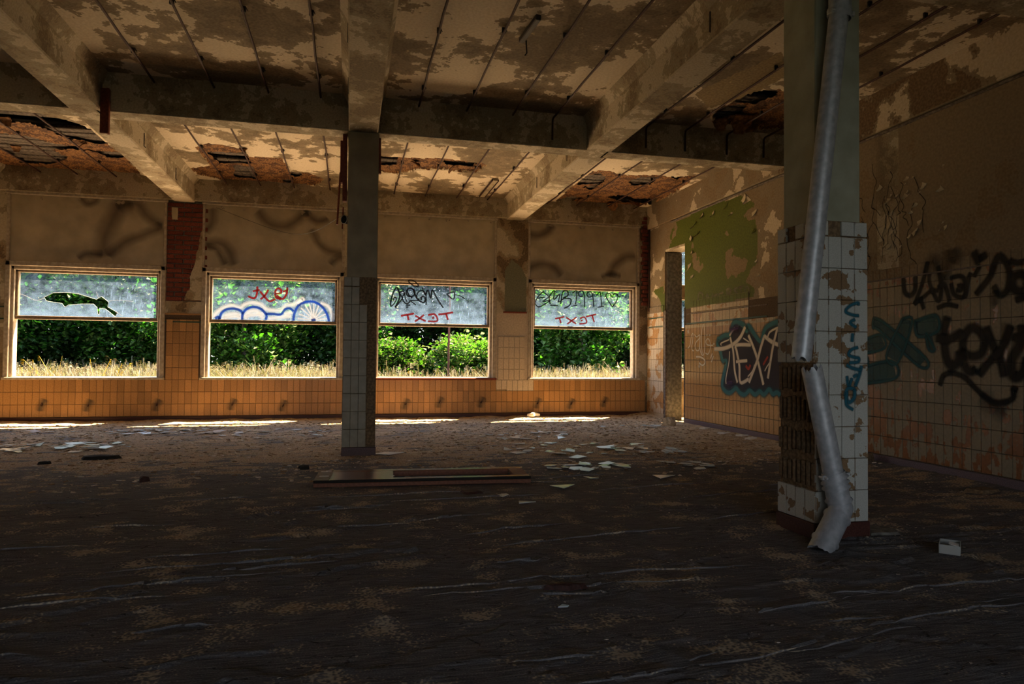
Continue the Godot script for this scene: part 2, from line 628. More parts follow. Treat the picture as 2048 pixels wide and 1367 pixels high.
	obj("mortar_bed", slab(-2.95, -2.40, 1.98, 3.64, BACK + 0.032, BACK + 0.07), M.concrete, wall)
	for r in 21:
		var y := 2.02 + r * 0.0775
		if r % 2 == 0:
			for c in 2:
				put("brick", brick[rng.randi() % 3], M["brick%d" % (rng.randi() % 3)], wall, P(-2.823 + c * 0.25, y, BACK + 0.052 + rng.randf() * 0.012))
			put("brick", hm, M["brick%d" % (rng.randi() % 3)], wall, P(-2.452, y, BACK + 0.055))
		else:
			put("brick", hm, M["brick%d" % (rng.randi() % 3)], wall, P(-2.89, y, BACK + 0.052))
			for c in 2:
				put("brick", brick[rng.randi() % 3], M["brick%d" % (rng.randi() % 3)], wall, P(-2.70 + c * 0.25, y, BACK + 0.052 + rng.randf() * 0.012))
	obj("plaster_remnant", ragged(PackedVector2Array([Vector2(-2.40, 2.0), Vector2(-2.66, 2.0), Vector2(-2.63, 2.12), Vector2(-2.58, 2.22), Vector2(-2.59, 2.38), Vector2(-2.53, 2.55), Vector2(-2.50, 2.75), Vector2(-2.46, 2.9), Vector2(-2.435, 3.1), Vector2(-2.40, 3.2)]), BACK - 0.004, 0.011, 4), M.back, wall)
	obj("plaster_remnant", ragged(PackedVector2Array([Vector2(-2.87, 3.32), Vector2(-2.79, 3.32), Vector2(-2.79, 3.52), Vector2(-2.88, 3.52)]), BACK - 0.0, 0.008, 2), M.oil_paint, wall)
	for r in 22:
		put("brick", hm, M["brick%d" % (r * 7 % 3)], wall, P(5.445 + (0.03 if r % 2 else 0.0), 2.15 + r * 0.0775, BACK - 0.028 + 0.008 * (r % 3)))
	# amber tiles under the sills and up the pillars
	var tm := Geo.new()
	tm.box(Vector3.ZERO, Vector3(0.097, 0.192, 0.012), 0.003)
	var tile := tm.mesh()
	var spots: Array = []
	for c in 115:
		for r in 3:
			spots.append(Vector2(-5.98 + c * 0.1001, 0.205 + r * 0.197))
	for c in 5:
		for r in 5:
			spots.append(Vector2(-2.875 + c * 0.1001, 0.205 + (3 + r) * 0.197))
			if r != 4:
				spots.append(Vector2(2.66 + c * 0.1001, 0.205 + (3 + r) * 0.197))
	spots.sort_custom(func(a, b): return absf(a.x) * 0.02 + (0.5 if a.x > -0.1 and a.x < 0.5 else 0.0) < absf(b.x) * 0.02 + (0.5 if b.x > -0.1 and b.x < 0.5 else 0.0))
	var rest := Geo.new()
	var seen := 0
	for s in spots:
		if s.x < -5.3 or (s.x > -0.05 and s.x < 0.42 and s.y < 0.7) or seen >= 300:
			rest.box(P(s.x, s.y, BACK - 0.008), Vector3(0.097, 0.192, 0.012), 0.003)
			continue
		seen += 1
		var cream_tile: bool = s.x > 2.55 and (s.y > 0.7 or (s.x < 3.3 and s.y > 0.5))
		put("tile", tile, M.back if cream_tile else M["tile%d" % (rng.randi() % 4)], wall, P(s.x, s.y, BACK - 0.008 + rng.randf_range(-0.0012, 0.0012)))
	tag(obj("tile_field", rest, M.tile1, wall), "", "", "", "stuff")
	g = slab(-2.95, -2.40, 1.633, 1.655, BACK - 0.015, BACK)
	slab(-5.73, -5.24, 1.633, 1.655, BACK - 0.015, BACK, g)
	slab(-5.73, -5.24, 1.82, 1.84, BACK - 0.015, BACK, g)
	obj("tile_border", g, M.line_green, wall)
	obj("tile_cap", slab(-2.95, -2.40, 1.76, 1.785, BACK - 0.016, BACK, null, 0.003), M.tile0, wall)
	obj("red_ledge", slab(2.70, 3.14, 1.915, 1.945, BACK - 0.03, BACK, null, 0.004), M.red_wood, wall)
	g = slab(-8.6, 2.5, 0.10, 0.695, BACK - 0.003, BACK + 0.01)
	slab(2.5, 5.36, 0.10, 0.695, BACK - 0.003, BACK + 0.01, g)
	slab(-2.95, -2.40, 0.69, 1.76, BACK - 0.003, BACK + 0.01, g)
	obj("grout_bed", g, M.grout, wall)
	# rusted bracket stumps in the parapet
	for x in [-4.7, -4.05, -3.05, -1.9, -1.1, 0.95, 1.55, 2.3, 3.35, 4.0, 4.65]:
		var y := 0.24 + rng.randf() * 0.05
		g = Geo.new()
		g.tube([P(x, y, BACK), P(x + 0.01, y + 0.01, BACK - 0.03), P(x + 0.02, y + 0.03 + rng.randf() * 0.02, BACK - 0.035)], [0.013, 0.012, 0.008], 7)
		obj("bracket_stump", g, M.conduit, wall)
		paint_strokes("rust_stain", [["s", 0.09, [x + 0.05, y + 0.09, x, y, x - 0.02, y - 0.07]]], "d", BACK - 0.0155, wall, {"s": {"mat": M.spray_soot, "soft": 0.9, "alpha": 0.7}})
	tag(obj("baseboard_back", slab(-8.6, RIGHT, 0.0, 0.10, BACK - 0.018, BACK, null, 0.004), M.skirt), "dark red tiled skirting along the foot of the far wall", "skirting", "", "structure")
	# walls out of the picture: left, behind the camera with tall openings, and the next room
	g = slab(-8.95, -8.6, -0.2, CEIL + 0.4, -6.2, BACK + 0.35)
	tag(obj("wall_left", g, M.plaster), "plain plastered side wall beyond the left edge of the view", "wall", "", "structure")
	g = Geo.new()
	for x in [[-8.6, -2.5], [-0.05, 0.3], [3.6, 9.2]]:
		slab(x[0], x[1], -0.2, CEIL + 0.4, -6.2, -5.85, g)
	slab(-8.6, 9.2, -0.2, 0.6, -6.2, -5.85, g)
	slab(-8.6, 9.2, 3.62, CEIL + 0.4, -6.2, -5.85, g)
	tag(obj("wall_rear", g, M.plaster), "plastered wall with open windows behind the viewer", "wall", "", "structure")
	g = slab(9.2, 9.5, -0.2, CEIL + 0.4, -6.2, BACK + 0.35)
	slab(RIGHT, 9.2, -0.2, CEIL + 0.4, 6.0, 6.3, g)
	tag(obj("wall_side_room", g, M.plaster), "walls closing the small room behind the doorway", "wall", "", "structure")

# an outline with a torn edge
func ragged(poly: PackedVector2Array, d: float, amount: float, steps: int) -> Geo:
	var q := PackedVector2Array()
	for i in poly.size():
		var a := poly[i]
		var b := poly[(i + 1) % poly.size()]
		for s in steps:
			var p := a.lerp(b, float(s) / steps)
			if s > 0:
				p += Vector2(rng.randf_range(-amount, amount), rng.randf_range(-amount, amount))
			q.append(p)
	var g := Geo.new()
	g.prism(q, P(0, 0, d), Vector3(1, 0, 0), Vector3(0, 1, 0), Vector3(0, 0, 1), 0.03)
	return g

# a curled flake of paint standing off a surface with normal nrm
func flake(at: Vector3, size: float, nrm: Vector3, m: Material, parent: Node, called: String) -> void:
	var g := Geo.new()
	var ey := (Vector3.DOWN if absf(nrm.y) < 0.5 else Vector3.RIGHT).rotated(nrm, rng.randf_range(-0.9, 0.9))
	var ex := nrm.cross(ey)
	var rows := 4
	var wd := size * rng.randf_range(0.5, 1.1)
	var curl := rng.randf_range(0.3, 0.8)
	var pts := []
	for i in rows + 1:
		var k := float(i) / rows
		var half := wd * 0.5 * (1.0 - 0.75 * k) * rng.randf_range(0.75, 1.2)
		var c := at + ey * size * k * (1.0 - 0.3 * k * curl) + nrm * (0.004 + size * curl * k * k)
		pts.append([c - ex * half, c + ex * half * rng.randf_range(0.7, 1.3)])
	var th := nrm * 0.003
	for i in rows:
		var a: Vector3 = pts[i][0]
		var b: Vector3 = pts[i][1]
		var d: Vector3 = pts[i + 1][1]
		var e: Vector3 = pts[i + 1][0]
		var mid := (a + b + d + e) / 4
		g.out(a + th, b + th, d + th, e + th, mid)
		g.out(a - th, b - th, d - th, e - th, mid)
		g.out(a + th, a - th, e - th, e + th, mid + ex * wd)
		g.out(b + th, b - th, d - th, d + th, mid - ex * wd)
	obj(called, g, m, parent)

# ---------------------------------------------------------------- the right wall
func build_right_wall() -> void:
	var w := 2048
	var h := 704
	var px := 0.006
	var key := noise(w, h, 111, 150, 7)
	var fine := noise(w, h, 112, 6, 4)
	var peel := noise(w, h, 113, 60, 6)
	var drip := stretched(w, h, 114, 14, 3, 1, 4)
	var green := outline_mask(w, h, [pairs(green_paint()[0][2])], Vector2(0, 4.224), Vector2(1, -1) / px)
	var lay := PackedByteArray()
	lay.resize(w * h)
	for y in h:
		var up: float = 4.224 - y * px
		for x in w:
			var i := y * w + x
			var d := x * px
			var f: int = (fine[i] - 128) >> 4
			var k: int = ((key[i] * 11 + peel[i] * 5) >> 4) + f
			var l := 0
			if up > 3.54:
				l = 1 if k < 105 else (2 if k < 150 else 3)
				if d < 8.0 and k < 132:
					l = 0
			elif up > 1.96:
				l = 2 if k < 168 else 3
				if d > 8.1 and k < 150:
					l = 1 if k < 118 else 2
				if d < 7.9:
					l = 2 if k > 88 else 1
					if up < 2.35 and up + (key[i] - 128) * 0.006 < 2.2 and d > 5.9:
						l = 0 if fine[i] > 140 else 2
				if green[i] + ((peel[i] - 128) >> 1) > 128 and key[i] > 66:
					l = 4
			else:
				if d > 7.95:
					l = 5
					if up > 1.62 and peel[i] + f > 92:
						l = 3
					if d > 11.4:
						l = 3 if peel[i] + f > 104 else 5
				else:
					var cut: float = 84.0 if up > 1.0 else 84.0 + (1.0 - up) * 52.0
					if d > 6.3 and up < 1.5:
						cut += 22.0
					l = 6 if peel[i] * 0.62 + drip[i] * 0.38 + f > cut else 7
			lay[i] = l
	var tex := coat(w, h, lay, fine, [
		[Color(0.10, 0.065, 0.035), Color(0.20, 0.135, 0.075), 70, 1],
		[Color(0.17, 0.12, 0.068), Color(0.25, 0.185, 0.11), 95, 1],
		[Color(0.185, 0.14, 0.088), Color(0.25, 0.195, 0.125), 150, 1],
		[Color(0.44, 0.36, 0.25), Color(0.56, 0.47, 0.35), 190, 1],
		[Color(0.062, 0.080, 0.004), Color(0.10, 0.125, 0.009), 225, 1],
		[Color(0.36, 0.20, 0.085), Color(0.48, 0.285, 0.13), 120, 1],
		[Color(0.22, 0.178, 0.118), Color(0.29, 0.238, 0.162), 190, 1],
		[Color(0.19, 0.075, 0.026), Color(0.27, 0.115, 0.042), 110, 1]])
	# bare glazed tile is smooth, paint and plaster are dull
	var ro := PackedByteArray()
	ro.resize(w * h)
	var rl := [235, 235, 225, 220, 165, 62, 200, 66]
	for i in w * h:
		ro[i] = rl[lay[i]]
	M.right = coated(tex, 1.0, 0.4, Vector3(12.288, 4.224, 12.288))
	M.right.roughness_texture = ImageTexture.create_from_image(Image.create_from_data(w, h, false, Image.FORMAT_L8, ro))
	var wall := thing("wall_right", P(RIGHT, 0, 6), "right wall with peeling plaster above, tiles below and patches of green paint", "wall", "", "structure")
	var g := slab(RIGHT, RIGHT + 0.32, -0.2, CEIL + 0.4, -6.2, 10.69)
	slab(RIGHT, RIGHT + 0.32, 3.08, CEIL + 0.4, 10.69, 11.45, g)
	slab(RIGHT, RIGHT + 0.32, -0.2, CEIL + 0.4, 11.45, BACK, g)
	obj("masonry", g, M.right, wall)
	# rough jamb and head of the doorway
	var door := thing("door_1", P(RIGHT, 0, 11.07), "open doorway without a door, its jambs of bare rough concrete", "doorway", "", "structure")
	obj("jamb", slab(RIGHT + 0.03, RIGHT + 0.325, 0.0, 3.03, 11.42, 11.47, null, 0.006), M.concrete, door)
	obj("jamb", slab(RIGHT - 0.008, RIGHT + 0.03, 0.0, 1.98, 11.40, 11.48, null, 0.008), M.slat, door)
	obj("jamb", slab(RIGHT - 0.012, RIGHT + 0.325, 0.0, 1.98, 10.66, 10.70, null, 0.008), M.slat, door)
	obj("jamb", slab(RIGHT + 0.01, RIGHT + 0.325, 1.98, 3.08, 10.672, 10.70, null, 0.006), M.plaster, door)
	obj("head", slab(RIGHT + 0.005, RIGHT + 0.325, 3.04, 3.09, 10.69, 11.45, null, 0.005), M.plaster, door)
	obj("grout_bed", slab(RIGHT - 0.003, RIGHT + 0.01, 0.10, 1.955, 1.6, 10.66), M.grout, wall)
	# tiles
	var tm := Geo.new()
	tm.box(Vector3.ZERO, Vector3(0.012, 0.192, 0.097), 0.003)
	var tile := tm.mesh()
	var spots: Array = []
	for r in 10:
		for c in 92:
			var d := 1.6 + c * 0.1
			if d < 10.62:
				spots.append(Vector2(d, 0.205 + r * 0.197))
	for r in 10:
		for c in 7:
			spots.append(Vector2(11.53 + c * 0.1, 0.205 + r * 0.197))
	var hidden := func(s: Vector2) -> bool:
		return s.x < 4.5 or (s.x > 6.55 and s.x < 7.9)
	var missing := func(s: Vector2) -> bool:
		return s.x > 7.9 and s.x < 8.7 and s.y > 1.75 or s.x > 10.45 and s.x < 10.62 and s.y > 1.75
	var rest := Geo.new()
	var seen := 0
	spots.sort_custom(func(a, b): return (a.x + (20.0 if hidden.call(a) else 0.0)) < (b.x + (20.0 if hidden.call(b) else 0.0)))
	# every second far column goes into the joined field once three hundred stand alone
	for s in spots:
		if missing.call(s):
			continue
		var at := P(RIGHT - 0.007 + rng.randf_range(-0.001, 0.0012), s.y, s.x)
		if hidden.call(s) or seen >= 300:
			rest.box(at, Vector3(0.012, 0.192, 0.097), 0.003)
		else:
			seen += 1
			put("tile", tile, M.right, wall, at)
	tag(obj("tile_field", rest, M.right, wall), "", "", "", "stuff")
	for y in [1.70, 1.86]:
		obj("tile_border", slab(RIGHT - 0.0145, RIGHT - 0.005, y - 0.009, y + 0.009, 8.3, 10.6), M.line_green if y < 1.8 else M.slat, wall)
		obj("tile_border", slab(RIGHT - 0.0145, RIGHT - 0.005, y - 0.009, y + 0.009, 11.5, 12.1), M.line_green, wall)
	obj("picture_rail", slab(RIGHT - 0.022, RIGHT, 3.525, 3.55, -2.0, 11.2, null, 0.005), M.slat, wall)
	obj("tile_cap", slab(RIGHT - 0.018, RIGHT, 1.955, 1.972, 1.6, 7.95, null, 0.003), M.slat, wall)
	var g2 := Geo.new()
	g2.tube([P(RIGHT - 0.02, 4.0, 11.9), P(RIGHT - 0.02, 3.9, 12.02), P(RIGHT - 0.02, 3.75, 12.08), P(RIGHT - 0.02, 2.2, 12.09), P(RIGHT - 0.02, 2.0, 12.09)], [0.013], 8)
	obj("conduit", g2, M.conduit, wall)
	tag(obj("baseboard_right", slab(RIGHT - 0.02, RIGHT, 0.0, 0.10, -2.0, 10.66, null, 0.004), M.skirt_lilac), "dark lilac skirting along the foot of the right wall", "skirting", "", "structure")
	# curling flakes of paint: round the green patch and in the cracked field
	for q in [[10.35, 3.38], [10.1, 3.45], [9.75, 3.42], [9.35, 3.47], [9.2, 3.3], [8.75, 3.42], [8.62, 3.2], [8.6, 2.95], [10.45, 2.9], [10.5, 3.15], [10.52, 2.7], [8.57, 2.5], [8.9, 3.46], [10.2, 3.2], [8.5, 2.3], [10.42, 2.5]]:
		flake(P(RIGHT, q[1], q[0]), rng.randf_range(0.06, 0.17), Vector3(-1, 0, 0), M.oil_paint if rng.randf() < 0.7 else M.right, wall, "paint_flake")
	for k in 34:
		var d := 6.25 - absf(rng.randfn(0.0, 0.45))
		flake(P(RIGHT, rng.randf_range(2.25, 3.0), d), rng.randf_range(0.02, 0.075), Vector3(-1, 0, 0), M.oil_paint, wall, "paint_flake")
	# dark branching cracks in the loose plaster
	var cr := []
	for k in 16:
		var p := Vector2(5.75 + rng.randf() * 0.9, 2.95 + rng.randf_range(-0.35, 0.3))
		var line := []
		for s in 9:
			line.append_array([p.x, p.y])
			p += Vector2(rng.randf_range(-0.06, 0.06), rng.randf_range(-0.12, -0.02))
		cr.append(["s", 0.008, line])
	paint_strokes("plaster_crack", cr, "x", RIGHT, wall, {"s": {"mat": M.spray_black, "soft": 0.3, "alpha": 0.85}})
	# sprayed writing
	var black := {"K": {"mat": M.spray_black, "soft": 0.38, "alpha": 0.9, "wide": 0.78}, "S": {"mat": M.spray_black, "soft": 0.95, "alpha": 0.5}}
	for k in black:
		black[k].lift = 0.013
	paint_strokes("black_tag", black_tags(), "x", RIGHT, wall, black)
	paint_strokes("black_lettering", black_text(), "x", RIGHT, wall, black)
	paint_strokes("white_tag", white_tag(), "x", RIGHT, wall, {"w": {"mat": M.spray_pale, "soft": 0.3, "alpha": 0.9, "lift": 0.013}})
	paint_strokes("faint_tag", tag_on_green(), "x", RIGHT, wall, {"g": {"mat": M.spray_grey, "soft": 0.5, "alpha": 0.55, "wide": 0.7, "lift": 0.004}})
	fill_lettering(wall)

func fill_lettering(wall: Node) -> void:
	var face := func(poly: PackedVector2Array, lift: float, col: Color, alpha: float, g: Geo) -> void:
		var tr := Geometry2D.triangulate_polygon(poly)
		g.col = Color(col.r, col.g, col.b, alpha)
		for i in range(0, tr.size(), 3):
			g.out3(P(RIGHT - lift, poly[tr[i]].y, poly[tr[i]].x), P(RIGHT - lift, poly[tr[i + 1]].y, poly[tr[i + 1]].x), P(RIGHT - lift, poly[tr[i + 2]].y, poly[tr[i + 2]].x), P(RIGHT + 1, 1, 6))
	var o := pairs(throw_up_outline()[0][2])
	var g := Geo.new()
	face.call(o, 0.0148, Color.WHITE, 0.93, g)
	obj("letter_fill", g, spray(Color(0.016, 0.011, 0.024)), wall)
	var line := []
	for p in o:
		line.append_array([p.x, p.y])
	line.append_array([o[0].x, o[0].y])
	paint_strokes("letter_outline", [["T", 0.09, line]], "x", RIGHT, wall, {"T": {"mat": spray(Color(0.03, 0.15, 0.17)), "soft": 0.5, "alpha": 0.9, "lift": 0.0135}})
	paint_strokes("letter_highlight", throw_up_lines(), "x", RIGHT, wall, {
		"w": {"mat": M.spray_pale, "soft": 0.4, "alpha": 0.92, "lift": 0.0155}, "r": {"mat": spray(Color(0.32, 0.03, 0.02)), "soft": 0.3, "alpha": 0.9, "lift": 0.0155, "name": "letter_accent"},
		"p": {"mat": M.spray_violet, "soft": 0.8, "alpha": 0.8, "lift": 0.015, "name": "letter_shade"}})
	g = Geo.new()
	var k := 0
	for f in teal_letters():
		if f[0] == "f":
			face.call(pairs(f[2]), 0.0145 + 0.0003 * k, Color.WHITE, 0.72, g)
			k += 1
	obj("letter_fill", g, spray(Color(0.03, 0.10, 0.105)), wall)
	paint_strokes("letter_outline", teal_letters(), "x", RIGHT, wall, {"T": {"mat": M.spray_teal, "soft": 0.45, "alpha": 0.9, "lift": 0.017}})

# ---------------------------------------------------------------- windows
func build_windows() -> void:
	var info := [
		[-8.03, -5.73, "far left window, mostly outside the view", 0],
		[-5.24, -2.95, "leftmost full window, a fish-shaped hole broken in its dusty upper pane", 1],
		[-2.40, -0.12, "window left of the middle column, white and blue clouds sprayed on its upper pane", 2],
		[0.36, 2.57, "window right of the middle column, black tag and red letters on its upper pane", 3],
		[3.17, 5.36, "rightmost window of the hall, black writing with a heart on its upper pane", 4]]
	for q in info:
		window(q[0], q[1], q[2], q[3])
	# the next room's window, seen through the doorway
	var o := thing("window_6", P(7.07, 0.7, BACK), "window of the next room seen through the narrow doorway", "window", "", "structure")
	var g := Geo.new()
	for x in [[5.95, 6.02], [8.13, 8.2]]:
		slab(x[0], x[1], 0.7, 3.9, BACK + 0.03, BACK + 0.15, g, 0.006)
	for y in [[0.7, 0.75], [1.66, 1.72], [2.26, 2.55], [3.82, 3.9]]:
		slab(5.95, 8.2, y[0], y[1], BACK + 0.03, BACK + 0.15, g, 0.006)
	obj("frame", g, M.sash, o)
	pane(o, 6.0, 8.15, 1.70, 2.28)
	pane(o, 6.0, 8.15, 2.53, 3.85)

func pane(o: Node, x0: float, x1: float, y0: float, y1: float, hole := PackedVector2Array()) -> void:
	var d := BACK + 0.10
	var g := Geo.new()
	var outer := PackedVector2Array([Vector2(x0, y0), Vector2(x1, y0), Vector2(x1, y1), Vector2(x0, y1)])
	var pieces: Array = [outer]
	if hole.size():
		# two halves, cut along the hole's middle, each without its share of the hole
		pieces = []
		var mid := 0.0
		for p in hole:
			mid += p.y / hole.size()
		for half in [[y0, mid], [mid, y1]]:
			var r := PackedVector2Array([Vector2(x0, half[0]), Vector2(x1, half[0]), Vector2(x1, half[1]), Vector2(x0, half[1])])
			pieces.append_array(Geometry2D.clip_polygons(r, hole))
	for poly in pieces:
		var tr := Geometry2D.triangulate_polygon(poly)
		for i in range(0, tr.size(), 3):
			g.out3(P(poly[tr[i]].x, poly[tr[i]].y, d), P(poly[tr[i + 1]].x, poly[tr[i + 1]].y, d), P(poly[tr[i + 2]].x, poly[tr[i + 2]].y, d), P(0, 1, 20))
	for p in g.v:
		g.t.append(Vector2((p.x - x0) / (x1 - x0), 1.0 - (p.y - y0) / (y1 - y0)))
	var ob := obj("dusty_pane", g, M.dusty_glass, o)
	pass
	if hole.size():
		var rim := Geo.new()
		for i in hole.size():
			rim.tube([P(hole[i].x, hole[i].y, d - 0.003), P(hole[(i + 1) % hole.size()].x, hole[(i + 1) % hole.size()].y, d - 0.003)], [0.0026], 5)
		obj("broken_edge", rim, M.shard, ob)

func window(x0: float, x1: float, label: String, k: int) -> void:
	var o := thing("window_%d" % (k + 1), P((x0 + x1) / 2, 0.7, BACK), label, "window", "", "structure")
	# outer casing with a stepped profile
	var g := Geo.new()
	for s in [[x0, x0 + 0.07], [x1 - 0.07, x1]]:
		slab(s[0], s[1], 0.72, 2.55, BACK - 0.03, BACK + 0.16, g, 0.008)
	slab(x0, x1, 2.475, 2.555, BACK - 0.03, BACK + 0.16, g, 0.008)
	obj("casing", g, M.frame, o)
	g = Geo.new()
	for s in [[x0 + 0.065, x0 + 0.115], [x1 - 0.115, x1 - 0.065]]:
		slab(s[0], s[1], 0.735, 2.48, BACK + 0.015, BACK + 0.16, g, 0.008)
	slab(x0 + 0.07, x1 - 0.07, 2.42, 2.48, BACK + 0.015, BACK + 0.16, g, 0.008)
	obj("inner_casing", g, M.frame, o)
	g = Geo.new()
	for s in [[x0 + 0.11, x0 + 0.15], [x1 - 0.15, x1 - 0.11]]:
		slab(s[0], s[1], 1.65, 2.43, BACK + 0.06, BACK + 0.14, g, 0.006)
	slab(x0 + 0.11, x1 - 0.11, 2.385, 2.43, BACK + 0.06, BACK + 0.14, g, 0.006)
	slab(x0 + 0.10, x1 - 0.10, 1.645, 1.70, BACK + 0.055, BACK + 0.145, g, 0.006)
	obj("sash", g, M.sash, o)
	g = slab(x0 - 0.01, x1 + 0.01, 0.695, 0.735, BACK - 0.055, BACK + 0.36, null, 0.008)
	obj("sill", g, M.frame if k != 3 else M.red_wood, o)
	if k == 3:
		obj("sill_top", slab(x0 + 0.05, x1 - 0.05, 0.733, 0.742, BACK - 0.03, BACK + 0.34, null, 0.003), M.frame, o)
	var hole := PackedVector2Array()
	if k == 1:
		hole = pairs(broken_pane_hole()[0][2])
	pane(o, x0 + 0.145, x1 - 0.145, 1.695, 2.39, hole)
	var glass := {"k": {"mat": M.spray_black, "soft": 0.22, "alpha": 0.95}, "r": {"mat": M.spray_red, "soft": 0.22, "alpha": 0.95, "name": "red_lettering"},
		"w": {"mat": M.spray_white_glass, "soft": 0.7, "alpha": 0.72, "name": "white_cloud"}, "b": {"mat": M.spray_blue, "soft": 0.4, "alpha": 0.95, "lift": 0.012, "name": "blue_outline"},
		"c": {"mat": M.spray_white_glass, "soft": 0.5, "alpha": 0.45, "name": "crack"}}
	var marks: Array = [[], broken_pane_hole(), strokes_second_window(), strokes_third_window(), strokes_fourth_window()][k]
	if marks.size():
		paint_strokes("black_tag", marks, "d", BACK + 0.098, o, glass)
	if k == 3:
		paint_strokes("black_loop", loop_on_frame(), "d", BACK + 0.012, o, glass)

# ---------------------------------------------------------------- the ceiling
const LANES := [[-8.6, -5.65], [-5.33, -2.85], [-2.53, -0.05], [0.275, 2.74], [3.075, 5.53]]

func build_ceiling() -> void:
	var w := 2048
	var s := 0.006
	var key := noise(w, w, 131, 210, 8)
	var fine := noise(w, w, 132, 6, 4)
	var tear := noise(w, w, 134, 34, 6)
	var wide := stretched(w, w, 133, 40, 4, 2, 1)
	var rust := []
	var holes := []
	for list in [rust_left_bay(), rust_left_mid(), rust_mid(), rust_right_far(), rust_right_near()]:
		for q in list:
			if q[0] == "z":
				rust.append(pairs(q[2]))
			else:
				holes.append(pairs(q[2]))
	var org := Vector2(-6.2, 12.288)
	var per := Vector2(1, -1) / s
	var rm := outline_mask(w, w, rust, org, per)
	var hm := outline_mask(w, w, holes, org, per)
	var bare := outline_mask(w, w, [pairs(bare_right_near()[0][2])], org, per)
	var lay := PackedByteArray()
	lay.resize(w * w)
	var cut := PackedByteArray()
	for i in 1024:
		var k := i - 256
		cut.append(0 if k < 96 else (1 if k < 116 else (2 if k < 130 else 3)))
	for i in w * w:
		var f: int = fine[i] - 128
		var shift := 8 if i < 683 * w else 0
		var m: int = rm[i] + tear[i] - 128 + (f >> 2)
		if m > 136:
			lay[i] = 4 if tear[i] + (f >> 1) > 118 else 7
		elif m > 96:
			lay[i] = 5 if f > -40 else 4
		elif bare[i] + tear[i] - 128 > 120:
			lay[i] = 6
		else:
			lay[i] = cut[((key[i] * 10 + tear[i] * 4 + wide[i] * 2) >> 4) + (f >> 4) + 256 + shift]
	M.ceiling = coated(coat(w, w, lay, fine, [
		[Color(0.13, 0.095, 0.055), Color(0.22, 0.165, 0.10), 70, 1],
		[Color(0.19, 0.14, 0.085), Color(0.26, 0.20, 0.125), 110, 1],
		[Color(0.235, 0.18, 0.11), Color(0.30, 0.235, 0.15), 150, 1],
		[Color(0.60, 0.50, 0.36), Color(0.74, 0.64, 0.49), 200, 1],
		[Color(0.10, 0.042, 0.014), Color(0.36, 0.185, 0.07), 20, 1],
		[Color(0.45, 0.34, 0.15), Color(0.60, 0.47, 0.25), 160, 1],
		[Color(0.21, 0.15, 0.075), Color(0.36, 0.27, 0.14), 80, 1],
		[Color(0.045, 0.018, 0.008), Color(0.15, 0.065, 0.025), 8, 1]]), 0.85, 0.6, Vector3.ONE * 12.288, Vector3(6.2, 0, 12.288))
	var ceil_ := thing("ceiling", P(0, CEIL, 6), "peeling concrete ceiling in bays, plaster fallen away from hollow planks", "ceiling", "", "structure")
	var g := slab(-8.95, 9.5, 4.28, 4.5, -6.2, BACK + 0.35)
	obj("roof_deck", g, M.dark, ceil_)
	obj("ceiling_bay", slab(RIGHT + 0.3, 9.2, CEIL, CEIL + 0.06, 6.0, BACK), M.plaster, ceil_)
	for r in [[-5.85, 0.0], [0.28, 3.72], [4.0, 7.83], [8.11, BACK]]:
		for x in LANES:
			var cell := 0.034
			var torn: bool = (r[0] == 8.11 and x[0] > -5.5) or (r[0] == 4.0 and x[0] > 3.0)
			if not torn:
				obj("ceiling_bay", slab(x[0], x[1], CEIL, CEIL + 0.06, r[0], r[1]), M.ceiling, ceil_)
				continue
			g = Geo.new()
			var nx := int(ceil((x[1] - x[0]) / cell))
			var nd := int(ceil((r[1] - r[0]) / cell))
			var open := PackedByteArray()
			for j in nd + 1:
				for i in nx + 1:
					var px: float = lerpf(x[0], x[1], float(i) / nx)
					var pd: float = lerpf(r[0], r[1], float(j) / nd)
					var at := mini(w - 1, int((12.288 - pd) / s)) * w + mini(w - 1, int((px + 6.2) / s))
					var f: int = fine[at] - 128
					var edge := i == 0 or j == 0 or i == nx or j == nd
					var y := CEIL
					if rm[at] + tear[at] - 128 + (f >> 2) > 130:
						y += 0.032 + f * 0.00016
					elif rm[at] > 40:
						y -= 0.006
					open.append(1 if hm[at] + ((tear[at] - 128) >> 1) > 128 and not edge else 0)
					g.v.append(P(px, y, pd))
					g.c.append(Color.WHITE)
			for j in nd + 1:
				for i in nx + 1:
					var a := j * (nx + 1) + i
					var xa := g.v[j * (nx + 1) + maxi(i - 1, 0)]
					var xb := g.v[j * (nx + 1) + mini(i + 1, nx)]
					var da := g.v[maxi(j - 1, 0) * (nx + 1) + i]
					var db := g.v[mini(j + 1, nd) * (nx + 1) + i]
					g.n.append((xb - xa).cross(da - db).normalized())
			for j in nd:
				for i in nx:
					var a := j * (nx + 1) + i
					if open[a] + open[a + 1] + open[a + nx + 1] + open[a + nx + 2] == 0:
						g.ix.append_array([a, a + 1, a + nx + 2, a, a + nx + 2, a + nx + 1])
			obj("ceiling_bay", g, M.ceiling, ceil_)
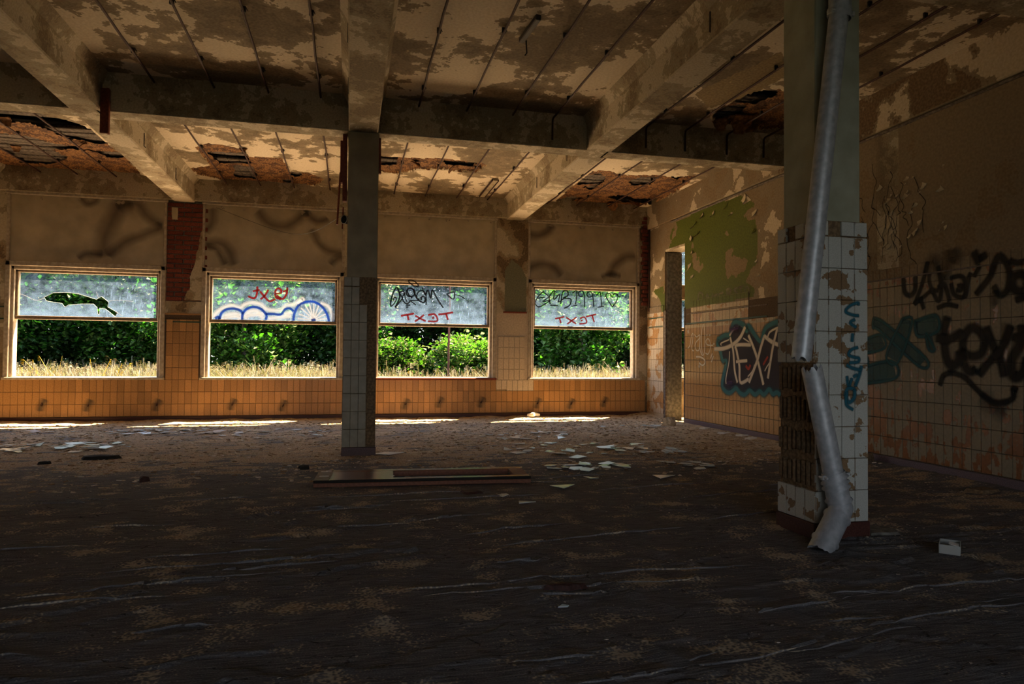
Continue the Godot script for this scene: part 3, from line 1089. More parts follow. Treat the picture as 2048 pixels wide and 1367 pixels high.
	# hollow planks showing where the plaster is gone
	for h in holes:
		var box := Rect2(h[0], Vector2.ZERO)
		for p in h:
			box = box.expand(p)
		var d := box.position.y - 0.02
		while d < box.end.y and d < 12.1:
			var lane := 0
			for k in 5:
				if box.get_center().x > LANES[k][0] and box.get_center().x < LANES[k][1]:
					lane = k
			var x0: float = maxf(box.position.x - 0.15, LANES[lane][0] + 0.01)
			var x1: float = minf(box.end.x + 0.15, LANES[lane][1] - 0.01)
			var deep := 0.18
			if x1 - x0 > 0.3 and rng.randf() < 0.86:
				g = Geo.new()
				var sag := rng.randf_range(0.0, 0.02)
				var steps := 5
				var prev := 0.0
				for i in steps:
					var xa: float = lerpf(x0, x1, float(i) / steps)
					var xb: float = lerpf(x0, x1, float(i + 1) / steps)
					var bend := Basis(Vector3(0, 0, 1), cos(PI * (i + 0.5) / steps) * -sag * PI / (x1 - x0))
					g.box(P((xa + xb) / 2, CEIL + 0.10 - sin(PI * (i + 0.5) / steps) * sag, d + deep / 2), Vector3(xb - xa + 0.004, 0.05, deep - 0.035), 0.012, bend)
				obj("ceiling_plank", g, M.slat, ceil_)
			d += deep
	# flaps of plaster hanging at the broken rims
	for q in [[4.55, 7.25, 0.30], [4.85, 7.55, 0.24], [4.3, 7.45, 0.2], [4.72, 12.0, 0.22], [4.1, 11.9, 0.16], [5.05, 11.8, 0.2], [-4.2, 9.6, 0.15], [-3.6, 10.6, 0.14], [-4.6, 10.9, 0.12], [-1.5, 10.2, 0.12], [0.9, 10.3, 0.14], [1.55, 10.35, 0.18], [1.9, 10.3, 0.12]]:
		flap(P(q[0], CEIL + 0.01, q[1]), q[2], ceil_)
	build_beams()
	build_conduits()

func flap(at: Vector3, size: float, parent: Node) -> void:
	var g := Geo.new()
	var a := rng.randf() * TAU
	var ex := Vector3(cos(a), 0, sin(a))
	var ey := Vector3(-sin(a), 0, cos(a))
	var n := 5
	var rows := []
	for i in n + 1:
		var k := float(i) / n
		var half := size * 0.5 * (1.0 - 0.55 * k * k) * rng.randf_range(0.8, 1.1)
		var c := at + ey * size * sin(k * 1.1) * 0.8 + Vector3.DOWN * size * (1.0 - cos(k * 1.25)) * 0.75
		rows.append([c - ex * half, c + ex * half])
	var th := Vector3.UP * 0.008
	for i in n:
		var p: Vector3 = rows[i][0]
		var q: Vector3 = rows[i][1]
		var r: Vector3 = rows[i + 1][1]
		var t: Vector3 = rows[i + 1][0]
		var mid := (p + q + r + t) / 4
		g.out(p + th, q + th, r + th, t + th, mid)
		g.out(p - th, q - th, r - th, t - th, mid)
		g.out(p + th, p - th, t - th, t + th, mid)
		g.out(q + th, q - th, r - th, r + th, mid)
	g.out(rows[n][0] + th, rows[n][0] - th, rows[n][1] - th, rows[n][1] + th, (rows[n - 1][0] + rows[n - 1][1]) / 2)
	obj("plaster_flap", g, M.rust_fill, parent)

func build_beams() -> void:
	var names := {-8.3: "", -5.65: "ceiling beam running to the far wall beyond the left edge", -2.85: "left long ceiling beam running from the camera to the bare brick pillar", -0.05: "long ceiling beam above the middle column running towards the camera", 2.75: "right long ceiling beam running to the far wall behind the downpipe column"}
	for x in names:
		if x < -8:
			continue
		var x1: float = x + (0.325 if x > -1 else 0.32)
		var g := Geo.new()
		g.prism(PackedVector2Array([Vector2(x + 0.012, BEAM), Vector2(x1 - 0.012, BEAM), Vector2(x1, BEAM + 0.012), Vector2(x1, 3.90), Vector2(x1 + 0.07, CEIL), Vector2(x1 + 0.07, 4.2), Vector2(x - 0.07, 4.2), Vector2(x - 0.07, CEIL), Vector2(x, 3.90), Vector2(x, BEAM + 0.012)]), P(0, 0, BACK), Vector3(1, 0, 0), Vector3(0, 1, 0), Vector3(0, 0, -1), BACK + 5.85)
		var o := thing("ceiling_beam", P(x + 0.16, BEAM, 6), names[x], "beam", "", "structure")
		obj("beam_body", g, M.plaster, o)
		for d in [4.9, 5.8, 6.9, 8.6, 9.3, 10.1, 10.9]:
			if rng.randf() < 0.75:
				var side: float = [x - 0.003, x1 + 0.003][rng.randi() % 2]
				g = Geo.new()
				var y0 := 3.66 + rng.randf() * 0.06
				g.tube([P(side, y0 + 0.16, d), P(side, y0, d), P(side + 0.02, y0 - 0.02, d)], [0.006], 6)
				obj("wire_hook", g, M.iron, o)
	for d in [[0.0, 0.28, ""], [3.72, 4.0, "near cross beam above the downpipe column, at the top edge of the view"], [7.83, 8.11, "cross beam spanning the hall at the middle column"]]:
		if d[2] == "":
			obj("beam_body", slab(-8.6, RIGHT, BEAM, CEIL + 0.2, d[0], d[1]), M.plaster, thing("ceiling_beam", P(0, BEAM, 0.1), "cross beam overhead behind the camera", "beam", "", "structure"))
			continue
		var g := Geo.new()
		g.prism(PackedVector2Array([Vector2(d[0] + 0.012, BEAM), Vector2(d[1] - 0.012, BEAM), Vector2(d[1], BEAM + 0.012), Vector2(d[1], 3.90), Vector2(d[1] + 0.07, CEIL), Vector2(d[1] + 0.07, 4.2), Vector2(d[0] - 0.07, 4.2), Vector2(d[0] - 0.07, CEIL), Vector2(d[0], 3.90), Vector2(d[0], BEAM + 0.012)]), Vector3(RIGHT, 0, 0), Vector3(0, 0, -1), Vector3(0, 1, 0), Vector3(1, 0, 0), RIGHT + 8.6)
		var o := thing("ceiling_beam", P(0, BEAM, d[0] + 0.14), d[2], "beam", "", "structure")
		obj("beam_body", g, M.plaster, o)
	var g3 := slab(-8.6, RIGHT, 3.64, CEIL + 0.2, BACK - 0.05, BACK + 0.02, null, 0.01)
	var o3 := thing("ceiling_beam", P(0, 3.64, BACK), "shallow edge beam along the top of the window wall", "beam", "", "structure")
	obj("beam_body", g3, M.plaster, o3)
	g3 = slab(RIGHT - 0.04, RIGHT + 0.02, 3.56, CEIL + 0.2, -5.8, BACK - 0.05, null, 0.01)
	o3 = thing("ceiling_beam", P(RIGHT, 3.56, 6), "shallow plastered edge beam along the top of the right wall", "beam", "", "structure")
	obj("beam_body", g3, M.right, o3)

func build_conduits() -> void:
	var bays := [
		["near ceiling left of the middle column", 4.0, 7.80, [-2.035, -1.45, -0.90, -0.355], false],
		["near ceiling right of the middle column", 4.0, 7.80, [0.722, 1.275, 1.823, 2.31], false],
		["near ceiling along the right wall", 4.0, 7.80, [3.51, 4.037, 4.615, 5.14], true],
		["far ceiling at the left edge", 8.13, 12.13, [-4.77, -4.25, -3.69], false],
		["far ceiling over the second window", 8.13, 12.13, [-2.037, -1.50, -0.96, -0.372], false],
		["far ceiling over the third window", 8.13, 12.13, [0.71, 1.254, 1.813, 2.376], false],
		["far ceiling over the fourth window", 8.13, 12.13, [3.50, 4.065, 4.66, 5.21], false]]
	var order := ["first", "second", "third", "fourth"]
	for b in bays:
		for i in b[3].size():
			var x: float = b[3][i]
			var o := thing("conduit_pipe", P(x, 3.95, (b[1] + b[2]) / 2), "rusty conduit, %s from the left, under the %s" % [order[i], b[0]], "conduit", "rusty conduits under the " + b[0])
			var g := Geo.new()
			var y := 3.955
			var pts := [P(x, y, b[1] + 0.02)]
			for s in 6:
				pts.append(P(x + rng.randf_range(-0.008, 0.008), y - rng.randf() * 0.008, lerpf(b[1], b[2], (s + 1) / 7.0)))
			pts.append(P(x, y - 0.003, b[2] - 0.04))
			var drop: bool = b[4] or (i == 3 and b[0].begins_with("near ceiling right"))
			if drop:
				pts.append_array([P(x, y - 0.012, b[2] - 0.012), P(x, y - 0.04, b[2]), P(x, 3.70, b[2] + 0.005)])
			else:
				pts.append(P(x, y - 0.003, b[2] + (0.02 if b[1] < 5 else 0.0)))
			g.tube(pts, [0.0115], 8)
			obj("tube", g, M.conduit, o)
			for s in 3:
				var d: float = lerpf(b[1], b[2], (s + 0.5 + rng.randf_range(-0.1, 0.1)) / 3.0)
				g = Geo.new()
				g.box(P(x, 3.97, d), Vector3(0.038, 0.05, 0.022), 0.004)
				g.tube([P(x + 0.015, 3.995, d), P(x + 0.03, 3.965, d + 0.01)], [0.004], 5)
				obj("clip", g, M.iron, o)
	# odd iron left in the near ceiling
	var o2 := thing("iron_stub", P(1.48, 3.9, 5.75), "short dark iron channel stuck slantwise under the near ceiling", "bracket")
	var g2 := Geo.new()
	g2.box(P(1.48, 3.955, 5.72), Vector3(0.05, 0.05, 0.46), 0.008, Basis(Vector3.UP, 0.08))
	obj("channel", g2, M.iron, o2)
	g2 = Geo.new()
	g2.tube([P(1.50, 3.95, 5.92), P(1.52, 3.86, 5.97), P(1.5, 3.83, 5.96)], [0.006], 6)
	obj("wire", g2, M.iron, o2)
	var o3 := thing("lamp_strip", P(2.2, 3.93, 11.3), "pale wooden strip under the far ceiling beside a conduit, over the third window", "strip")
	g2 = Geo.new()
	g2.box(P(2.25, 3.975, 11.4), Vector3(0.09, 0.03, 1.15), 0.004)
	obj("board", g2, M.plaster, o3)
	for x in [2.20, 2.30]:
		g2 = Geo.new()
		g2.box(P(x, 3.965, 11.4), Vector3(0.012, 0.035, 1.17), 0.002)
		obj("edge_strip", g2, M.conduit, o3)

# ---------------------------------------------------------------- columns
func build_columns() -> void:
	var w := 512
	var key := noise(w, w, 141, 80, 6, false, true)
	var fine := noise(w, w, 142, 5, 4, false, true)
	var lay := by_key(key, fine, [78], 4)
	M.tile_paint = coated(coat(w, w, lay, fine, [[Color(0.17, 0.105, 0.05), Color(0.25, 0.155, 0.08), 90, 1], [Color(0.40, 0.40, 0.35), Color(0.50, 0.505, 0.46), 180, 1]]), 0.6, 0.35, Vector3.ONE * 1.15, Vector3(0.4, 0.15, 0.3))
	M.tile_grey = mud(143, 60, Color(0.225, 0.192, 0.13), Color(0.30, 0.26, 0.185), 0.45, 0.08, 1.1)
	var mesh_for := func(wd: float, hh: float, across_x: bool) -> ArrayMesh:
		var g := Geo.new()
		g.box(Vector3.ZERO, Vector3(wd, hh, 0.018) if across_x else Vector3(0.018, hh, wd), 0.003)
		return g.mesh()
	# middle column
	var o := thing("column", P(0.117, 0, 8.0), "middle concrete column, grey tiles on its lower half, standing before the window wall", "column", "", "structure")
	obj("shaft", slab(-0.05, 0.285, 0.0, BEAM, 7.83, 8.165, null, 0.01), M.paint_grey, o)
	obj("tile_bed", slab(-0.062, 0.283, 0.10, 1.985, 7.815, 8.17, null, 0.004), M.mortar, o)
	var tile: ArrayMesh = mesh_for.call(0.083, 0.194, true)
	for r in 10:
		for c in 3:
			if not (c == 2 and r == 8 or r == 9):
				put("tile", tile, M.tile_grey, o, P(-0.034 + c * 0.0848, 0.198 + r * 0.197, 7.806 + rng.randf() * 0.002))
	var top: ArrayMesh = mesh_for.call(0.083, 0.10, true)
	for c in 2:
		put("tile", top, M.tile_grey, o, P(-0.034 + c * 0.0848, 1.930, 7.806))
	tile = mesh_for.call(0.11, 0.194, false)
	for r in 9:
		for c in 3:
			put("tile", tile, M.tile_grey, o, P(-0.071, 0.198 + r * 0.197, 7.86 + c * 0.115))
	for r in 9:
		var g := Geo.new()
		g.box(P(0.23, 0.198 + r * 0.197, 7.812), Vector3(0.085 + rng.randf() * 0.012, 0.165, 0.02), 0.008)
		obj("mortar_pad", g, M.mortar, o)
	obj("skirting", slab(-0.082, 0.29, 0.0, 0.098, 7.80, 8.18, null, 0.004), M.skirt, o)
	# right column
	o = thing("column", P(2.98, 0, 3.9), "thick right column in front, painted tiles partly fallen, downpipe strapped to its face", "column", "", "structure")
	obj("shaft", slab(2.815, 3.142, 0.0, BEAM, 3.722, 4.05, null, 0.008), M.paint_green, o)
	obj("tile_bed", slab(2.802, 3.155, 0.10, 1.975, 3.708, 4.063, null, 0.004), M.mortar, o)
	var front: ArrayMesh = mesh_for.call(0.0905, 0.194, true)
	var side: ArrayMesh = mesh_for.call(0.0905, 0.194, false)
	var rim: ArrayMesh = mesh_for.call(0.0905, 0.09, true)
	var rims: ArrayMesh = mesh_for.call(0.0905, 0.09, false)
	for r in 10:
		var y := 0.198 + r * 0.197
		for c in 4:
			var x := 2.838 + c * 0.0935
			if r == 9:
				if c != 1:
					put("tile", rim, M.tile_paint, o, P(x, 1.924, 3.699))
				if c != 2:
					put("tile", rims, M.tile_paint, o, P(2.793, 1.924, 3.743 + c * 0.0935))
				continue
			put("tile", front, M.tile_paint, o, P(x, y, 3.699 + rng.randf() * 0.0015))
			if r < 1 or r > 4:
				put("tile", side, M.tile_paint, o, P(2.793 + rng.randf() * 0.0015, y, 3.743 + c * 0.0935))
			else:
				for h in 2:
					var g := Geo.new()
					g.box(P(2.797, y, 3.72 + c * 0.0935 + h * 0.046), Vector3(0.022, rng.randf_range(0.12, 0.18), rng.randf_range(0.026, 0.038)), 0.007)
					obj("mortar_pad", g, M.mortar, o)
	for r in 9:
		for c in 4:
			put("tile", side, M.tile_paint, o, P(3.164, 0.198 + r * 0.197, 3.743 + c * 0.0935))
	obj("skirting", slab(2.775, 3.178, 0.0, 0.098, 3.686, 4.075, null, 0.004), M.skirt, o)
	paint_strokes("teal_tag", column_tag(), "d", 3.690, o, {"t": {"mat": spray(Color(0.012, 0.10, 0.14)), "soft": 0.45, "alpha": 0.92}})
	var g4 := slab(2.80, 2.83, 0.47, 0.50, 3.66, 3.70, null, 0.004)
	obj("pipe_bracket", g4, M.iron, o)

# ---------------------------------------------------------------- the floor
var swell := FastNoiseLite.new()
var warp := FastNoiseLite.new()

func smooth(a: float, b: float, x: float) -> float:
	return smoothstep(a, b, x)

# height of the floor covering: long creases with a lip on the camera's side, drifts of sand along the walls
func ground(x: float, d: float) -> float:
	var y := 0.0
	var flat := smooth(6.4, 7.4, d)
	var amp := (1.0 - flat) * (0.006 + 0.024 * maxf(0.0, warp.get_noise_2d(x * 9.0 + 50.0, d * 14.0)))
	if amp > 0.0:
		var t := d / 0.30 + warp.get_noise_2d(x * 7.0, d * 16.0) * 2.6 + x * 0.09
		var u := 1.0 - (t - floorf(t))
		y += amp * pow(u, 3.0)
		var t2 := (x + d * 0.62) / 0.9 + warp.get_noise_2d(x * 8.0 + 200.0, d * 8.0) * 1.2
		var u2 := t2 - floorf(t2)
		if x > 0.2 and x < 3.2:
			y += amp * 0.9 * pow(u2, 5.0) * smooth(0.2, 0.6, x) * (1.0 - smooth(2.6, 3.2, x))
	y += flat * 0.008 * (swell.get_noise_2d(x * 60.0, d * 60.0) + 0.6)
	y += 0.055 * smooth(11.55, 12.1, d) * (0.75 + 0.5 * swell.get_noise_2d(x * 30.0, 5.0))
	y += 0.03 * smooth(5.1, 5.5, x) * smooth(4.0, 5.0, d)
	return y

func build_floor() -> void:
	swell.seed = 5
	swell.frequency = 0.05
	warp.seed = 6
	warp.frequency = 0.05
	# worn felt: grain runs across the hall, flecked, ridged with fine cracks
	var w := 1024
	var grain := stretched(w, w, 151, 7, 5, 8, 1, true)
	var crease := noise(w, w, 152, 120, 4, true, true)
	var fleck := noise(w, w, 153, 3, 2, false, true)
	var mix := PackedByteArray()
	mix.resize(w * w)
	var lay := PackedByteArray()
	lay.resize(w * w)
	for i in w * w:
		mix[i] = clampi((grain[i] * 9 + fleck[i] * 7) >> 4, 0, 255)
		lay[i] = 2 if fleck[i] > 214 else (1 if crease[i] > 226 else 0)
	var tex := coat(w, w, lay, mix, [
		[Color(0.040, 0.039, 0.042), Color(0.26, 0.248, 0.248), 128, 1],
		[Color(0.024, 0.022, 0.022), Color(0.09, 0.082, 0.078), 96, 1],
		[Color(0.25, 0.22, 0.19), Color(0.42, 0.37, 0.32), 170, 1]])
	var m := coated(tex, 0.85, 1.3, Vector3(3.4, 2.0, 2.0))
	# what lies on it: dust, brown litter, sand
	var mw := 2048
	var key := noise(mw, mw, 155, 120, 6)
	var fine := noise(mw, mw, 156, 3.5, 3)
	var patch := noise(mw, mw, 158, 70, 7)
	var streak := stretched(mw, mw, 157, 30, 4, 3, 1)
	var bytes := PackedByteArray()
	bytes.resize(mw * mw * 4)
	var j := 0
	var tone := PackedByteArray()
	for l in [[Color(0.16, 0.125, 0.09), Color(0.28, 0.23, 0.17)], [Color(0.20, 0.135, 0.075), Color(0.54, 0.41, 0.265)], [Color(0.36, 0.285, 0.19), Color(0.56, 0.47, 0.34)], [Color(0.42, 0.33, 0.21), Color(0.60, 0.48, 0.32)]]:
		for f in 256:
			var c: Color = l[0].linear_to_srgb().lerp(l[1].linear_to_srgb(), clampf((f - 50) / 155.0, 0, 1))
			tone.append_array([int(c.r * 255), int(c.g * 255), int(c.b * 255)])
	for y in mw:
		var d := 12.288 - y * 0.006
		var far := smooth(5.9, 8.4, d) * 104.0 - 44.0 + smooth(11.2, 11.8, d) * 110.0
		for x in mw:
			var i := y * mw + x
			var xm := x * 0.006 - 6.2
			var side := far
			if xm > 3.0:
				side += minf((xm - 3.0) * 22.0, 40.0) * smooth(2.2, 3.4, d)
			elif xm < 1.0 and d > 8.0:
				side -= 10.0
			var f: int = fine[i]
			var k: float = (key[i] * 4 + streak[i] * 4) / 8.0 + side + (f - 128) * 0.3
			var l := 0
			var a := 0.0
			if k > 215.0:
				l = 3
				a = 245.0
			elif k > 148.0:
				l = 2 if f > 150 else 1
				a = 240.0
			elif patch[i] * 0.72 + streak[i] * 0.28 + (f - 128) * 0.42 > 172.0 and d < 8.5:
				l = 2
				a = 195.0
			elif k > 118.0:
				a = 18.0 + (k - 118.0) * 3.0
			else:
				a = 8.0
			var q := (l * 256 + f) * 3
			bytes[j] = tone[q]
			bytes[j + 1] = tone[q + 1]
			bytes[j + 2] = tone[q + 2]
			bytes[j + 3] = int(clampf(a, 0, 255))
			j += 4
	m.metallic_specular = 0.25
	m.detail_enabled = true
	m.detail_blend_mode = BaseMaterial3D.BLEND_MODE_MIX
	m.detail_uv_layer = BaseMaterial3D.DETAIL_UV_2
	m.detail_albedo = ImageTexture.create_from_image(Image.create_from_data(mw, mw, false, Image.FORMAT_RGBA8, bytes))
	m.uv2_triplanar = true
	m.uv2_world_triplanar = true
	m.uv2_scale = Vector3.ONE / 12.288
	m.uv2_offset = Vector3(6.2, 0, 12.288) / 12.288
	m.uv2_triplanar_sharpness = 8.0
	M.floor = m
	var floor_ := thing("floor", P(0, 0, 6), "worn dark felt floor, creased in front, strewn with sand and litter further back", "floor", "", "structure")
	obj("floor_slab", slab(-8.95, 9.5, -0.3, -0.03, -6.2, BACK + 0.35), M.concrete, floor_)
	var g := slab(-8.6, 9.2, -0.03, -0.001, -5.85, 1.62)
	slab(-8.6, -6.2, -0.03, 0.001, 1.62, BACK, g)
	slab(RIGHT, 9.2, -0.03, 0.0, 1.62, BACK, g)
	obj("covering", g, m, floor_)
	g = Geo.new()
	var ds := [1.6]
	while ds[-1] < BACK:
		ds.append(minf(BACK, ds[-1] + clampf(ds[-1] * 0.0055, 0.011, 0.05)))
	var nx := 360
	for d in ds:
		for i in nx + 1:
			var x := -6.2 + (RIGHT + 6.2) * i / nx
			g.v.append(P(x, ground(x, d), d))
			g.c.append(Color.WHITE)
	for r in ds.size():
		for i in nx + 1:
			var xa := g.v[r * (nx + 1) + maxi(i - 1, 0)]
			var xb := g.v[r * (nx + 1) + mini(i + 1, nx)]
			var da := g.v[maxi(r - 1, 0) * (nx + 1) + i]
			var db := g.v[mini(r + 1, ds.size() - 1) * (nx + 1) + i]
			g.n.append((da - db).cross(xb - xa).normalized())
	for r in ds.size() - 1:
		for i in nx:
			var a := r * (nx + 1) + i
			g.ix.append_array([a, a + nx + 1, a + nx + 2, a, a + nx + 2, a + 1])
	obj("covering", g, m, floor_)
	seams(floor_, m)
	litter(floor_)

# torn seams of the covering: a lip that stands up on the camera's side and runs out behind
func seams(parent: Node, m: Material) -> void:
	var lines := []
	for k in 46:
		var d := 2.2 + 4.0 * pow((k + rng.randf()) / 46.0, 1.15)
		var x := rng.randf_range(-0.75, 0.85) * d
		lines.append([Vector2(x, d), Vector2(1, rng.randf_range(-0.12, 0.22)).normalized(), rng.randf_range(0.3, 1.5)])
	for q in [[0.35, 4.9, 0.62], [0.50, 4.1, 0.95], [0.62, 3.7, 1.2], [0.95, 3.9, 1.3], [1.55, 4.0, 0.7], [1.0, 2.7, 0.8], [1.9, 2.7, 0.9], [2.1, 3.0, 0.5], [0.2, 4.3, 0.5], [0.0, 3.3, 0.6]]:
		lines.append([Vector2(q[0], q[1]), Vector2(0.42, -1).normalized(), q[2]])
	for l in lines:
		var g := Geo.new()
		var p: Vector2 = l[0]
		var dir: Vector2 = l[1]
		var n := int(l[2] / 0.05) + 3
		var prev := []
		for i in n + 1:
			var k := float(i) / n
			var env := sin(PI * clampf(k, 0.0, 1.0))
			var hgt := (0.006 + 0.013 * absf(warp.get_noise_2d(p.x * 40.0, p.y * 40.0))) * sqrt(env)
			var back := Vector2(-dir.y, dir.x)
			if back.y < 0 or (absf(back.y) < 0.6 and back.x > 0):
				back = -back
			var b0 := p
			var b1: Vector2 = p + back * 0.012
			var b2: Vector2 = p + back * (0.07 + 0.05 * env)
			var row := [P(b0.x, ground(b0.x, b0.y) - 0.003, b0.y), P(b0.x, ground(b0.x, b0.y) + hgt, b0.y), P(b1.x, ground(b1.x, b1.y) + hgt * 1.05, b1.y), P(b2.x, ground(b2.x, b2.y) - 0.002, b2.y)]
			if i > 0:
				var mid: Vector3 = (row[0] + row[3] + prev[0] + prev[3]) / 4 + Vector3.DOWN * 0.02
				for e in 3:
					g.out(prev[e], row[e], row[e + 1], prev[e + 1], mid)
			prev = row
			p += dir * (l[2] / n) + Vector2(-dir.y, dir.x) * rng.randf_range(-0.012, 0.012)
		obj("torn_seam", g, m, parent)

# crumbs of plaster, bark and sand: past counting
func litter(parent: Node) -> void:
	var chip := Geo.new()
	chip.prism(PackedVector2Array([Vector2(-0.5, -0.3), Vector2(0.4, -0.42), Vector2(0.5, 0.2), Vector2(-0.1, 0.45)]), Vector3.UP * 0.12, Vector3(1, 0, 0), Vector3(0, 0, 1), Vector3.UP, 0.24, false)
	var m := plain(Color.WHITE, 0.95)
	m.vertex_color_use_as_albedo = true
	var spread := FastNoiseLite.new()
	spread.seed = 12
	spread.frequency = 0.9
	var where: Array[Transform3D] = []
	var tint: Array[Color] = []
	while where.size() < 34000:
		var d := 1.9 + pow(rng.randf(), 0.75) * 10.2
		var x := rng.randf_range(-5.6, 5.45)
		var near := smooth(5.5, 8.5, d)
		var chance := 0.10 + 0.75 * near + 0.35 * smooth(3.0, 4.5, x) * smooth(2.4, 3.4, d) + spread.get_noise_2d(x, d) * 0.75
		if x < 1.0 and d > 8.0 and d < 11.0:
			chance -= 0.25
		if rng.randf() > chance:
			continue
		var s := 0.006 + pow(rng.randf(), 5.0) * (0.016 if d < 6.0 else 0.05)
		var b := Basis.from_euler(Vector3(rng.randf_range(-0.3, 0.3), rng.randf() * TAU, rng.randf_range(-0.3, 0.3))).scaled(Vector3(s, s * 0.7, s * rng.randf_range(0.5, 1.0)))
		where.append(Transform3D(b, P(x, ground(x, d) + s * 0.04, d)))
		var k := rng.randf()
		var c := Color(0.50, 0.41, 0.28) if k < 0.45 else (Color(0.25, 0.16, 0.085) if k < 0.78 else Color(0.60, 0.54, 0.45))
		if d < 6.0:
			c = Color(0.42, 0.36, 0.29) if k < 0.75 else Color(0.2, 0.16, 0.12)
		tint.append(c * rng.randf_range(0.7, 1.15))
	var mm := MultiMesh.new()
	mm.transform_format = MultiMesh.TRANSFORM_3D
	mm.use_colors = true
	mm.mesh = chip.mesh()
	mm.instance_count = where.size()
	for i in where.size():
		mm.set_instance_transform(i, where[i])
		mm.set_instance_color(i, tint[i])
	var o := MultiMeshInstance3D.new()
	o.name = "litter"
	o.multimesh = mm
	o.material_override = m
	o.position = -whereabouts(parent)
	o.set_meta("kind", "stuff")
	parent.add_child(o, true)

# ---------------------------------------------------------------- outside
func swarm(called: String, mesh: Mesh, m: Material, where: Array, tint: Array, parent: Node) -> void:
	var mm := MultiMesh.new()
	mm.transform_format = MultiMesh.TRANSFORM_3D
	mm.use_colors = true
	mm.mesh = mesh
	mm.instance_count = where.size()
	for i in where.size():
		mm.set_instance_transform(i, where[i])
		mm.set_instance_color(i, tint[i])
	var o := MultiMeshInstance3D.new()
	o.name = called if parent != self else numbered(called)
	o.multimesh = mm
	o.material_override = m
	o.set_meta("kind", "stuff")
	parent.add_child(o, true)

var sprig: ArrayMesh
var leaf_mat: StandardMaterial3D

